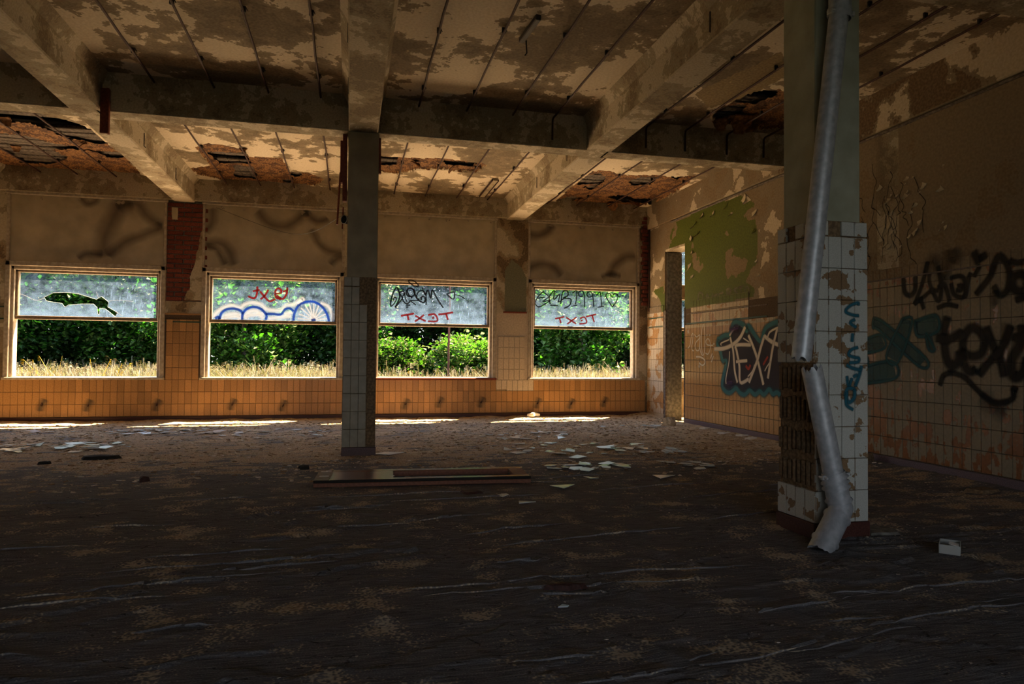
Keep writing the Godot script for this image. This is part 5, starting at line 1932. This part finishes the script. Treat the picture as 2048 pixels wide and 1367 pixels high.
func strokes_third_window() -> Array:
	return [
		["k", 0.03, [0.692, 1.99, 0.683, 2.065, 0.725, 2.23, 0.783, 2.329, 0.82, 2.277, 0.844, 2.188, 0.823, 2.098, 0.765, 1.977]],
		["k", 0.02, [0.692, 1.99, 0.742, 2.036, 0.781, 2.112, 0.77, 2.159, 0.74, 2.141, 0.734, 2.093]],
		["k", 0.022, [0.873, 2.182, 0.84, 2.226, 0.877, 2.267, 0.912, 2.247, 0.907, 2.19, 0.869, 2.171, 0.889, 2.137, 0.765, 1.977]],
		["k", 0.022, [0.924, 2.243, 0.94, 2.146, 0.968, 2.084]],
		["k", 0.028, [1.108, 2.249, 1.101, 2.216, 1.08, 2.189, 1.049, 2.174, 1.015, 2.173, 0.984, 2.186, 0.962, 2.212, 0.954, 2.244, 0.961, 2.277, 0.982, 2.304, 1.013, 2.319, 1.047, 2.32, 1.079, 2.307, 1.1, 2.281, 1.108, 2.249]],
		["k", 0.028, [0.968, 2.282, 0.999, 2.208, 1.059, 2.15]],
		["k", 0.022, [0.881, 2.167, 0.911, 2.083, 0.968, 2.045, 1.015, 2.074, 1.027, 2.101, 1.171, 2.112, 1.181, 2.146]],
		["k", 0.02, [1.037, 2.092, 1.127, 2.029]],
		["k", 0.03, [1.072, 2.312, 1.118, 2.196, 1.148, 2.145, 1.209, 2.091, 1.269, 2.077, 1.295, 2.126, 1.268, 2.183, 1.226, 2.17, 1.22, 2.121]],
		["k", 0.022, [1.141, 2.145, 1.15, 2.23, 1.207, 2.283, 1.267, 2.276, 1.305, 2.202, 1.311, 2.036]],
		["k", 0.02, [1.243, 2.336, 1.267, 2.246, 1.315, 2.202]],
		["k", 0.026, [1.305, 2.217, 1.341, 2.3, 1.391, 2.159, 1.42, 2.304, 1.509, 2.147, 1.617, 1.991]],
		["k", 0.022, [0.96, 2.018, 1.028, 2.023]],
		["k", 0.022, [0.957, 1.985, 0.994, 1.988]],
		["k", 0.02, [0.764, 2.153, 0.762, 2.148, 0.756, 2.148, 0.753, 2.153, 0.756, 2.158, 0.761, 2.158, 0.764, 2.153]],
		["k", 0.022, [1.675, 2.236, 1.812, 2.278, 1.798, 2.148, 1.683, 2.231]],
		["k", 0.018, [1.812, 2.229, 1.905, 2.219, 2.013, 2.162]],
		["r", 0.036, [0.87, 1.828, 0.973, 1.848, 1.092, 1.873]],
		["r", 0.036, [0.981, 1.845, 1.004, 1.756]],
		["r", 0.034, [1.122, 1.836, 1.212, 1.786, 1.303, 1.743]],
		["r", 0.034, [1.271, 1.852, 1.197, 1.79, 1.116, 1.736]],
		["r", 0.034, [1.349, 1.853, 1.467, 1.867, 1.513, 1.751, 1.348, 1.742]],
		["r", 0.034, [1.446, 1.804, 1.443, 1.798, 1.435, 1.798, 1.431, 1.804, 1.435, 1.811, 1.443, 1.811, 1.446, 1.804]],
		["r", 0.036, [1.535, 1.867, 1.664, 1.885, 1.793, 1.912]],
		["r", 0.036, [1.671, 1.879, 1.703, 1.774]],
	]

func loop_on_frame() -> Array:
	return [
		["k", 0.02, [0.989, 2.454, 1.005, 2.41, 1.094, 2.353, 1.153, 2.343, 1.159, 2.373, 1.108, 2.428, 1.048, 2.456, 0.992, 2.457]],
	]

func strokes_fourth_window() -> Array:
	return [
		["k", 0.022, [3.318, 2.103, 3.379, 2.236, 3.494, 2.348]],
		["k", 0.022, [3.31, 2.133, 3.408, 2.049, 3.621, 2.179]],
		["k", 0.022, [3.371, 2.209, 3.511, 2.236]],
		["k", 0.02, [3.471, 2.332, 3.589, 2.246, 3.473, 2.152, 3.62, 2.186]],
		["k", 0.024, [3.621, 2.111, 3.604, 2.246, 3.697, 2.362, 3.691, 2.196, 3.8, 2.297, 3.777, 2.145]],
		["k", 0.02, [3.621, 2.089, 3.77, 2.085]],
		["k", 0.024, [3.825, 2.117, 3.863, 2.337, 3.949, 2.362, 3.966, 2.279, 3.871, 2.231, 4.022, 2.213, 3.999, 2.098, 3.896, 2.039]],
		["k", 0.02, [3.797, 2.154, 3.954, 2.271]],
		["k", 0.022, [4.052, 2.327, 4.14, 2.368, 4.117, 2.117]],
		["k", 0.02, [4.034, 2.077, 4.149, 2.102]],
		["k", 0.022, [4.268, 2.273, 4.196, 2.271, 4.172, 2.338, 4.243, 2.378, 4.284, 2.304, 4.297, 2.072]],
		["k", 0.022, [4.444, 2.278, 4.372, 2.261, 4.34, 2.328, 4.412, 2.365, 4.456, 2.293, 4.478, 2.077]],
		["k", 0.022, [4.533, 2.296, 4.605, 2.351, 4.639, 2.1]],
		["k", 0.02, [4.558, 2.075, 4.68, 2.093]],
		["k", 0.022, [4.85, 2.086, 4.748, 2.237, 4.719, 2.309, 4.767, 2.349, 4.816, 2.327, 4.849, 2.274, 4.882, 2.337, 4.939, 2.338, 4.968, 2.285, 4.932, 2.192, 4.85, 2.086]],
		["k", 0.024, [5.009, 2.286, 5.005, 2.28, 4.997, 2.279, 4.992, 2.286, 4.996, 2.293, 5.005, 2.293, 5.009, 2.286]],
		["r", 0.03, [3.721, 1.839, 3.799, 1.856, 3.89, 1.877]],
		["r", 0.03, [3.803, 1.852, 3.827, 1.759]],
		["r", 0.03, [3.937, 1.863, 4.128, 1.753]],
		["r", 0.03, [4.135, 1.875, 3.958, 1.746]],
		["r", 0.03, [4.195, 1.751, 4.335, 1.776, 4.294, 1.878, 4.207, 1.853]],
		["r", 0.026, [4.223, 1.812, 4.255, 1.817]],
		["r", 0.03, [4.326, 1.89, 4.523, 1.937]],
		["r", 0.03, [4.446, 1.916, 4.487, 1.791]],
	]

func strokes_second_window() -> Array:
	return [
		["r", 0.034, [-1.061, 2.27, -1.073, 2.159, -1.127, 2.075, -1.179, 2.088, -1.226, 2.127]],
		["r", 0.03, [-1.129, 2.199, -1.057, 2.222]],
		["r", 0.034, [-1.259, 2.161, -1.168, 2.17, -1.169, 2.232, -1.227, 2.244, -1.259, 2.175, -1.238, 2.093, -1.166, 2.067]],
		["r", 0.034, [-1.257, 2.065, -1.335, 2.028, -1.393, 2.061, -1.499, 2.188]],
		["r", 0.034, [-1.37, 2.219, -1.427, 2.115, -1.49, 2.058]],
		["r", 0.034, [-1.545, 2.268, -1.556, 2.125, -1.6, 2.069, -1.684, 2.1]],
		["r", 0.03, [-1.615, 2.188, -1.512, 2.215]],
		["w", 0.06, [-2.228, 1.738, -2.17, 1.824, -2.061, 1.907, -1.936, 1.938, -1.808, 1.907, -1.752, 1.953, -1.634, 1.993, -1.489, 1.97, -1.374, 1.884, -1.163, 1.875, -1.083, 1.96, -0.951, 1.973]],
		["w", 0.06, [-0.951, 1.973, -0.87, 2.048, -0.798, 2.081, -0.869, 1.993]],
		["w", 0.05, [-0.504, 2.016, -0.386, 1.964, -0.316, 1.833, -0.311, 1.711]],
		["w", 0.07, [-2.089, 1.704, -2.028, 1.773, -1.87, 1.797, -1.799, 1.724]],
		["w", 0.06, [-2.058, 1.732, -1.822, 1.764]],
		["w", 0.07, [-1.725, 1.726, -1.679, 1.829, -1.551, 1.852, -1.446, 1.732]],
		["w", 0.05, [-1.742, 1.766, -1.438, 1.807]],
		["w", 0.06, [-1.356, 1.734, -1.161, 1.758, -0.998, 1.783]],
		["w", 0.06, [-1.097, 1.815, -0.982, 1.845]],
		["w", 0.024, [-0.633, 1.735, -0.867, 1.82]],
		["w", 0.024, [-0.633, 1.742, -0.835, 1.925]],
		["w", 0.024, [-0.627, 1.749, -0.763, 1.978]],
		["w", 0.024, [-0.624, 1.749, -0.697, 1.997]],
		["w", 0.024, [-0.62, 1.75, -0.621, 2.006]],
		["w", 0.024, [-0.614, 1.75, -0.537, 1.981]],
		["w", 0.024, [-0.607, 1.743, -0.475, 1.906]],
		["w", 0.024, [-0.6, 1.736, -0.421, 1.83]],
		["w", 0.024, [-0.6, 1.722, -0.399, 1.754]],
		["w", 0.024, [-0.646, 1.721, -0.882, 1.744]],
		["b", 0.05, [-2.196, 1.716, -2.153, 1.74, -2.133, 1.703]],
		["b", 0.042, [-2.133, 1.703, -2.104, 1.805, -2.029, 1.868, -1.919, 1.887, -1.814, 1.859, -1.765, 1.806]],
		["b", 0.042, [-1.776, 1.704, -1.768, 1.799, -1.718, 1.875, -1.61, 1.922, -1.488, 1.895, -1.416, 1.828, -1.389, 1.774, -1.401, 1.712]],
		["b", 0.042, [-1.396, 1.808, -1.276, 1.811, -1.162, 1.806, -1.091, 1.891, -1.016, 1.913, -0.953, 1.866]],
		["b", 0.042, [-0.951, 1.708, -0.939, 1.818, -0.882, 1.951, -0.771, 2.023, -0.621, 2.034, -0.483, 1.954, -0.394, 1.817, -0.365, 1.706]],
		["b", 0.06, [-0.65, 1.714, -0.593, 1.722]],
	]

func broken_pane_hole() -> Array:
	return [
		["h", 0, [-4.739, 1.997, -4.613, 2.071, -4.427, 2.083, -4.254, 2.066, -4.109, 2.021, -3.992, 1.983, -3.92, 2.033, -3.845, 1.974, -3.815, 1.942, -3.828, 1.867, -3.679, 1.779, -3.714, 1.713, -3.857, 1.833, -3.945, 1.847, -3.943, 1.743, -3.966, 1.743, -3.98, 1.853, -4.034, 1.91, -4.222, 1.905, -4.394, 1.884, -4.445, 1.851, -4.487, 1.908, -4.595, 1.921, -4.709, 1.94]],
		["c", 0.012, [-5.076, 2.041, -4.992, 2.012, -4.85, 1.946, -4.733, 1.988]],
		["c", 0.01, [-3.994, 2.106, -3.963, 2.003]],
		["c", 0.01, [-3.709, 1.788, -3.604, 1.725]],
		["c", 0.009, [-3.845, 1.961, -3.639, 1.979, -3.461, 1.965]],
	]

func throw_up_outline() -> Array:
	return [
		["o", 0, [9.589, 1.408, 9.395, 1.466, 9.237, 1.484, 9.139, 1.64, 8.974, 1.64, 8.854, 1.597, 8.783, 1.506, 8.736, 1.585, 8.461, 1.36, 8.364, 1.498, 8.27, 1.564, 8.019, 1.615, 7.78, 1.622, 7.707, 1.514, 7.844, 1.466, 7.866, 1.134, 7.834, 0.71, 7.975, 0.643, 8.075, 0.672, 8.166, 0.646, 8.246, 0.704, 8.364, 0.629, 8.46, 0.666, 8.584, 0.617, 8.71, 0.668, 8.839, 0.603, 8.972, 0.626, 9.068, 0.681, 9.221, 0.613, 9.364, 0.629, 9.452, 0.726, 9.365, 0.977, 9.336, 1.085, 9.438, 1.085, 9.513, 1.241, 9.588, 1.321]],
	]

func throw_up_lines() -> Array:
	return [
		["w", 0.06, [9.68, 1.267, 9.395, 1.271, 9.138, 1.329, 8.947, 1.43, 8.827, 1.567]],
		["w", 0.045, [9.222, 1.43, 9.138, 1.223, 9.096, 0.936, 9.027, 0.773]],
		["w", 0.035, [9.097, 1.57, 9.166, 1.527, 9.237, 1.461]],
		["w", 0.05, [8.685, 1.314, 9.055, 1.313, 9.041, 1.222, 8.973, 1.013, 8.946, 0.776, 8.736, 0.827]],
		["w", 0.045, [9.055, 1.072, 8.775, 1.089]],
		["w", 0.05, [8.736, 1.446, 8.634, 1.306, 8.522, 1.119, 8.376, 0.768]],
		["w", 0.05, [8.352, 1.428, 8.436, 1.274, 8.522, 1.09, 8.723, 0.784]],
		["w", 0.055, [8.352, 1.428, 8.2, 1.354, 8.019, 1.296]],
		["w", 0.045, [8.052, 1.528, 8.154, 1.285, 8.27, 0.856]],
		["w", 0.03, [8.041, 1.534, 8.223, 1.479, 8.281, 1.398]],
		["w", 0.025, [9.236, 1.224, 9.25, 1.071, 9.335, 0.823, 9.329, 0.739]],
		["w", 0.022, [9.468, 1.319, 9.477, 1.351, 9.251, 1.4]],
		["w", 0.022, [8.584, 1.032, 8.634, 0.945, 8.749, 0.863]],
		["w", 0.02, [8.867, 1.413, 8.711, 1.351]],
		["w", 0.02, [8.34, 0.951, 8.293, 1.008, 8.211, 1.078]],
		["r", 0.05, [8.801, 1.015, 8.731, 0.975, 8.685, 1.028]],
		["r", 0.04, [8.376, 1.035, 8.27, 1.147]],
		["p", 0.09, [9.306, 0.747, 9.165, 0.768]],
		["p", 0.09, [9.223, 1.545, 9.001, 1.566]],
	]

func white_tag() -> Array:
	return [
		["w", 0.02, [10.544, 1.284, 10.463, 1.352, 10.428, 1.488, 10.369, 1.528, 10.379, 1.401, 10.413, 1.317, 10.392, 1.252, 10.343, 1.245]],
		["w", 0.02, [10.317, 1.51, 10.248, 1.469, 10.147, 1.499, 10.16, 1.443, 10.265, 1.382, 10.299, 1.315, 10.247, 1.248, 10.172, 1.255, 10.146, 1.363]],
		["w", 0.022, [10.13, 1.487, 10.139, 1.28, 10.052, 1.167, 9.987, 1.245, 9.982, 1.524, 10.021, 1.665, 10.074, 1.577, 10.086, 1.362, 10.059, 1.196]],
		["w", 0.022, [9.954, 1.204, 9.877, 1.188, 9.805, 1.276, 9.821, 1.389, 9.885, 1.431, 9.942, 1.392, 9.9, 1.334, 9.726, 1.323]],
		["w", 0.022, [9.901, 1.489, 9.906, 1.483, 9.915, 1.483, 9.92, 1.489, 9.915, 1.495, 9.906, 1.494, 9.901, 1.489]],
		["w", 0.022, [9.812, 1.486, 9.816, 1.48, 9.826, 1.481, 9.831, 1.487, 9.826, 1.492, 9.816, 1.492, 9.812, 1.486]],
		["w", 0.022, [9.686, 1.345, 9.691, 1.339, 9.7, 1.34, 9.705, 1.345, 9.7, 1.351, 9.691, 1.35, 9.686, 1.345]],
		["w", 0.03, [10.263, 1.144, 10.112, 1.139, 9.986, 1.095, 9.98, 1.036, 10.061, 1.007, 10.161, 1.047]],
		["w", 0.03, [10.148, 0.989, 10.153, 0.983, 10.163, 0.983, 10.168, 0.989, 10.163, 0.995, 10.153, 0.995, 10.148, 0.989]],
		["w", 0.026, [9.742, 1.195, 9.795, 1.123]],
		["w", 0.026, [9.71, 1.155, 9.769, 1.063]],
		["w", 0.02, [10.564, 1.586, 10.535, 1.534]],
		["w", 0.02, [10.521, 1.59, 10.503, 1.538]],
	]

func tag_on_green() -> Array:
	return [
		["g", 0.05, [10.05, 2.092, 10.061, 2.051, 10.092, 2.022, 10.134, 2.014, 10.177, 2.029, 10.209, 2.062, 10.221, 2.106, 10.209, 2.148, 10.178, 2.177, 10.135, 2.184, 10.092, 2.169, 10.061, 2.135, 10.05, 2.092]],
		["g", 0.05, [9.96, 1.972, 9.928, 2.14, 9.796, 1.976, 9.76, 2.144]],
		["g", 0.05, [9.602, 2.117, 9.723, 2.081, 9.698, 1.984, 9.578, 1.984]],
		["g", 0.05, [9.443, 2.119, 9.561, 2.107, 9.542, 1.972, 9.437, 1.986]],
		["g", 0.045, [9.554, 2.045, 9.461, 2.055]],
		["g", 0.05, [9.38, 2, 9.385, 1.995, 9.397, 1.996, 9.403, 2.002, 9.397, 2.006, 9.385, 2.005, 9.38, 2]],
		["g", 0.05, [9.3, 2.006, 9.334, 2.16, 9.211, 2.137, 9.3, 2.084, 9.166, 2.055, 9.272, 2.009]],
		["g", 0.05, [9.052, 2.157, 9.133, 2.135, 9.047, 2.074, 9.122, 2.021]],
		["g", 0.05, [9.025, 2.155, 8.877, 2.169]],
		["g", 0.05, [8.956, 2.16, 8.929, 2.022]],
		["g", 0.05, [8.738, 2.075, 8.748, 2.039, 8.774, 2.018, 8.805, 2.021, 8.831, 2.046, 8.841, 2.084, 8.831, 2.121, 8.805, 2.142, 8.774, 2.139, 8.748, 2.113, 8.738, 2.075]],
	]

func column_tag() -> Array:
	return [
		["t", 0.022, [3.099, 1.383, 3.057, 1.386, 3.003, 1.407, 3.037, 1.444, 3.093, 1.463, 3.096, 1.449]],
		["t", 0.022, [3.07, 1.359, 3.037, 1.337, 3.08, 1.309]],
		["t", 0.024, [3.055, 1.269, 3.049, 1.221]],
		["t", 0.022, [3.092, 1.184, 3.046, 1.17, 3.024, 1.138, 3.067, 1.122, 3.098, 1.117, 3.092, 1.093, 3.03, 1.088]],
		["t", 0.026, [3.118, 1.067, 3.098, 1.003, 3.073, 0.943]],
		["t", 0.024, [3.01, 1.073, 3.056, 1.053, 3.11, 1.043]],
		["t", 0.022, [3.085, 1.014, 3.058, 1]],
		["t", 0.022, [3.011, 1.003, 3.023, 0.943, 3.048, 0.99]],
		["t", 0.026, [3.067, 0.921, 3.02, 0.929, 3.002, 0.884, 3.026, 0.841, 3.063, 0.87, 3.067, 0.921]],
		["t", 0.022, [3.011, 0.904, 3.005, 0.831, 3.054, 0.796]],
	]

func black_tags() -> Array:
	return [
		["K", 0.07, [5.926, 1.95, 5.91, 1.813, 5.842, 1.767, 5.78, 1.815, 5.775, 1.947]],
		["K", 0.06, [5.785, 1.676, 5.71, 1.821, 5.661, 1.941, 5.621, 2.072]],
		["K", 0.06, [5.785, 1.676, 5.67, 1.739, 5.591, 1.784, 5.499, 1.788]],
		["K", 0.06, [5.671, 1.622, 5.711, 1.729]],
		["K", 0.06, [5.598, 1.966, 5.598, 1.862, 5.514, 1.7, 5.476, 1.71, 5.465, 1.848, 5.497, 2.017]],
		["K", 0.06, [5.498, 1.814, 5.423, 1.829, 5.372, 1.676]],
		["S", 0.09, [5.637, 1.97, 5.605, 2.057, 5.542, 2.1, 5.497, 1.992, 5.43, 1.883, 5.389, 2.004, 5.376, 2.152]],
		["S", 0.09, [5.318, 2.144, 5.29, 2.077, 5.312, 2.031]],
		["K", 0.06, [5.349, 1.837, 5.321, 1.734, 5.236, 1.696, 5.191, 1.735, 5.207, 1.858, 5.263, 1.899, 5.356, 1.887]],
		["K", 0.06, [5.292, 1.769, 5.242, 1.764, 5.238, 1.807, 5.28, 1.805]],
		["K", 0.06, [5.201, 1.693, 5.165, 1.854, 5.14, 1.911]],
		["K", 0.06, [5.104, 1.877, 5.043, 1.971]],
		["K", 0.1, [5.102, 2.099, 5.056, 1.997]],
		["K", 0.1, [5.015, 2.068, 4.996, 2.024]],
		["K", 0.06, [5.507, 1.617, 5.395, 1.641, 5.279, 1.614]],
		["K", 0.08, [5.085, 1.714, 5.018, 1.779, 4.939, 1.864, 4.862, 2.029, 4.776, 1.937, 4.759, 1.81, 4.79, 1.71, 4.852, 1.687, 4.908, 1.768]],
		["S", 0.06, [4.897, 1.604, 4.921, 1.711]],
		["K", 0.1, [4.595, 1.764, 4.6, 1.737, 4.615, 1.715, 4.638, 1.702, 4.665, 1.699, 4.692, 1.707, 4.715, 1.725, 4.73, 1.75, 4.735, 1.779, 4.729, 1.806, 4.714, 1.828, 4.69, 1.841, 4.663, 1.844, 4.637, 1.835, 4.614, 1.817, 4.6, 1.792, 4.595, 1.764]],
		["K", 0.08, [4.701, 1.629, 4.645, 1.641, 4.59, 1.648]],
		["K", 0.07, [4.751, 1.973, 4.692, 1.943, 4.622, 1.944]],
	]

func black_text() -> Array:
	return [
		["K", 0.12, [5.396, 1.516, 5.434, 1.379, 5.413, 1.153, 5.355, 1.06, 5.283, 1.104, 5.268, 1.19]],
		["K", 0.11, [5.517, 1.331, 5.382, 1.309, 5.238, 1.373]],
		["K", 0.11, [5.24, 1.19, 5.13, 1.153, 5.036, 1.182, 5.002, 1.294, 5.074, 1.391, 5.155, 1.403, 5.225, 1.299, 5.226, 1.129, 5.172, 1.014, 5.097, 1.034]],
		["K", 0.1, [4.982, 1.405, 4.919, 1.246, 4.857, 1.13, 4.821, 0.982]],
		["K", 0.1, [4.756, 1.401, 4.844, 1.21, 4.945, 1.118, 5.064, 0.987]],
		["S", 0.08, [4.78, 1.425, 4.819, 1.267]],
		["K", 0.09, [4.727, 1.316, 4.662, 1.303, 4.581, 1.361]],
		["K", 0.12, [4.656, 1.408, 4.663, 1.264, 4.744, 1.13, 4.748, 1.017, 4.712, 0.973, 4.642, 1.02, 4.606, 1.131]],
		["K", 0.07, [5.482, 0.875, 5.444, 0.965, 5.356, 0.992, 5.214, 0.959, 5.078, 0.844, 4.948, 0.757, 4.848, 0.746, 4.738, 0.793, 4.735, 0.872, 4.702, 0.862]],
		["S", 0.12, [5.026, 0.788, 4.923, 0.713, 4.824, 0.663]],
	]

func teal_letters() -> Array:
	return [
		["f", 0, [6.645, 1.325, 6.509, 1.322, 6.238, 1.382, 6.177, 1.24, 6.503, 1.176, 6.646, 1.167]],
		["f", 0, [6.646, 1.028, 6.504, 1.031, 6.081, 1.101, 6.023, 0.929, 6.505, 0.846, 6.647, 0.831]],
		["f", 0, [6.618, 1.122, 6.431, 1.133, 6.425, 1.051, 6.619, 1.039]],
		["f", 0, [6.729, 1.297, 6.618, 1.315, 6.62, 0.842, 6.731, 0.828]],
		["f", 0, [6.338, 1.566, 6.175, 1.501, 5.643, 1.13, 5.729, 1.051, 6.238, 1.419, 6.345, 1.461]],
		["f", 0, [5.938, 1.535, 5.808, 1.506, 5.998, 1.088, 6.159, 1.156]],
		["f", 0, [5.781, 1.5, 5.526, 1.547, 5.501, 1.393, 5.738, 1.349]],
		["f", 0, [5.641, 1.381, 5.578, 1.387, 5.538, 1.215, 5.606, 1.216]],
		["T", 0.035, [6.509, 1.322, 6.238, 1.382, 6.177, 1.24, 6.503, 1.176]],
		["T", 0.035, [6.504, 1.031, 6.081, 1.101, 6.023, 0.929, 6.505, 0.846]],
		["T", 0.035, [6.503, 1.128, 6.431, 1.133, 6.425, 1.051, 6.504, 1.045]],
		["T", 0.035, [6.338, 1.566, 6.175, 1.501, 5.643, 1.13, 5.729, 1.051, 6.238, 1.419, 6.345, 1.461, 6.338, 1.566]],
		["T", 0.035, [5.938, 1.535, 5.808, 1.506, 5.998, 1.088, 6.159, 1.156, 5.938, 1.535]],
		["T", 0.04, [5.781, 1.5, 5.526, 1.547, 5.501, 1.393, 5.738, 1.349, 5.781, 1.5]],
		["T", 0.035, [5.641, 1.381, 5.538, 1.215, 5.606, 1.216, 5.641, 1.346]],
	]

func rust_left_bay() -> Array:
	return [
		["z", 0, [-4.286, 9.282, -4.064, 9.225, -3.783, 9.314, -3.583, 9.43, -3.379, 9.624, -3.296, 9.865, -3.287, 10.524, -3.28, 11.035, -3.285, 11.552, -3.324, 12.192, -4.334, 12.315, -5.686, 12.362]],
		["h", 0, [-4.353, 9.429, -3.918, 9.349, -3.729, 9.434, -3.478, 9.542, -3.308, 9.868, -3.287, 10.524, -3.443, 10.565, -3.859, 10.292, -3.843, 10.126, -4.009, 9.826, -4.604, 9.982]],
		["h", 0, [-4.782, 10.373, -4.487, 10.457, -4.26, 10.48, -4.087, 10.781, -3.807, 10.797, -3.743, 10.966, -3.265, 10.982, -3.371, 11.26, -3.522, 11.249, -3.636, 10.937, -3.869, 10.905, -4.236, 11.05, -4.149, 11.417, -4.366, 11.734, -4.583, 11.9, -4.921, 11.936, -4.875, 11.46, -5.064, 10.995]],
	]

func rust_left_mid() -> Array:
	return [
		["z", 0, [-2.151, 10.32, -1.919, 10.055, -1.508, 10.191, -1.491, 10.579, -1.024, 10.546, -0.964, 11.323, -0.669, 11.297, -0.451, 11.628, -0.597, 12.085, -1.043, 12.294, -1.467, 12.26, -2.05, 12.237, -2.432, 11.826, -2.471, 11.518, -2.11, 11.219, -2.157, 10.578]],
		["h", 0, [-2.023, 10.613, -1.503, 10.492, -1.532, 11.064, -1.975, 11.163]],
		["h", 0, [-1.771, 11.228, -1.52, 11.263, -1.574, 11.99, -1.869, 11.954]],
		["h", 0, [-1.125, 11.927, -0.982, 11.888, -1.011, 12.075, -1.135, 12.109]],
		["h", 0, [-0.932, 11.261, -0.795, 11.385, -0.856, 11.68, -0.962, 11.629]],
	]

func rust_mid() -> Array:
	return [
		["z", 0, [0.172, 10.124, 0.393, 10.021, 0.722, 10.068, 1.273, 9.949, 1.861, 10.025, 1.967, 10.133, 1.871, 10.524, 1.635, 10.608, 1.375, 10.522, 0.956, 10.666, 0.759, 10.919, 0.191, 11.05]],
		["h", 0, [0.402, 10.126, 0.621, 10.068, 0.642, 10.547, 0.429, 10.624]],
		["h", 0, [1.324, 10.141, 1.83, 10.15, 1.752, 10.319, 1.375, 10.321]],
	]

func rust_right_far() -> Array:
	return [
		["z", 0, [3.652, 10.013, 3.791, 9.924, 4.222, 10.125, 4.694, 9.976, 5.018, 10.02, 5.127, 9.935, 5.288, 9.837, 5.443, 10.485, 5.498, 11.682, 5.271, 12.286, 3.688, 12.409, 3.63, 10.979]],
		["h", 0, [3.66, 10.443, 3.794, 10.241, 3.978, 10.413, 4.057, 10.863, 3.687, 10.963]],
		["h", 0, [4.47, 10.569, 4.524, 10.265, 4.795, 10.192, 4.851, 10.647, 4.62, 10.771]],
		["h", 0, [3.698, 12.104, 3.891, 11.763, 4.018, 11.943, 3.961, 12.181]],
		["h", 0, [4.524, 11.66, 4.716, 11.466, 5.007, 11.671, 5.437, 11.552, 5.467, 11.917, 4.932, 11.989]],
		["h", 0, [4.91, 10.049, 5.175, 10.089, 5.117, 10.218]],
		["h", 0, [3.861, 11.103, 4.049, 10.926, 4.04, 11.247]],
	]

func rust_right_near() -> Array:
	return [
		["z", 0, [4.177, 7.389, 4.137, 7.159, 4.171, 6.951, 4.193, 6.703, 4.27, 6.554, 4.437, 6.486, 4.598, 6.469, 4.93, 6.81, 5.336, 7.44, 5.056, 7.684, 4.814, 7.577, 4.43, 7.624]],
		["h", 0, [4.253, 7.432, 4.186, 7.235, 4.264, 7.068, 4.399, 7.05, 4.447, 7.257, 4.342, 7.472]],
		["h", 0, [4.224, 6.965, 4.236, 6.771, 4.292, 6.589, 4.43, 6.523, 4.55, 6.689, 4.446, 6.964]],
	]

func bare_right_near() -> Array:
	return [
		["z", 0, [3.642, 6.819, 3.649, 6.64, 3.76, 6.234, 3.852, 5.972, 3.897, 5.641, 4.279, 6.078, 4.272, 6.656, 4.094, 6.971, 4.011, 7.134, 3.793, 6.94]],
	]

func green_paint() -> Array:
	return [
		["z", 0, [11.948, 2.382, 11.481, 2.43, 11.321, 2.704, 11.245, 3.306, 11.09, 3.511, 10.572, 3.515, 9.966, 3.523, 9.418, 3.516, 8.974, 3.507, 8.765, 3.386, 8.614, 3.31, 8.664, 3.22, 8.565, 2.959, 8.54, 2.841, 8.564, 2.449, 8.688, 2.408, 8.841, 2.224, 8.613, 2.115, 8.638, 1.989, 9.531, 1.971, 10.656, 1.954, 10.67, 1.87, 11.518, 1.921, 11.645, 2.188]],
	]

func soot_first() -> Array:
	return [
		["s", 0.2, [-3.887, 2.698, -3.864, 3.007, -3.795, 3.205, -3.668, 3.473, -3.523, 3.547]],
		["s", 0.13, [-3.668, 3.473, -3.523, 3.547, -3.374, 3.523, -3.221, 3.334, -3.039, 3.229]],
		["s", 0.12, [-3.038, 3.18, -3.335, 3.033, -3.569, 2.924, -3.742, 2.753, -3.8, 2.702]],
		["s", 0.09, [-3.916, 2.697, -4.118, 2.704, -4.232, 2.635]],
		["s", 0.08, [-4.223, 3.601, -4.135, 3.51, -4.02, 3.549, -3.993, 3.616]],
	]

func soot_second() -> Array:
	return [
		["s", 0.13, [-2.329, 2.942, -2.158, 2.973, -2, 2.863, -1.917, 2.631]],
		["s", 0.08, [-2.359, 2.897, -2.188, 2.855, -2.059, 2.625]],
		["s", 0.13, [-1.535, 3.53, -1.371, 3.335, -1.112, 3.297, -0.885, 3.447, -0.772, 3.608]],
		["s", 0.1, [-0.668, 3.268, -0.548, 3.032, -0.38, 2.918, -0.178, 2.903]],
		["s", 0.1, [-0.343, 2.694, -0.244, 2.785, -0.16, 2.806]],
		["s", 0.12, [-2.364, 3.164, -2.273, 3.286, -2.261, 3.522]],
		["s", 0.1, [-0.788, 3.573, -0.587, 3.411, -0.421, 3.472]],
	]

func soot_fourth() -> Array:
	return [
		["s", 0.12, [3.166, 2.759, 3.434, 2.844, 3.667, 2.797, 3.793, 2.645]],
		["s", 0.13, [4.779, 2.669, 4.859, 2.863, 5.062, 3.024, 5.267, 3.064]],
		["s", 0.12, [3.161, 3.391, 3.353, 3.363, 3.545, 3.447, 3.622, 3.564]],
		["s", 0.08, [4.618, 2.644, 4.779, 2.707, 4.982, 2.676]],
	]
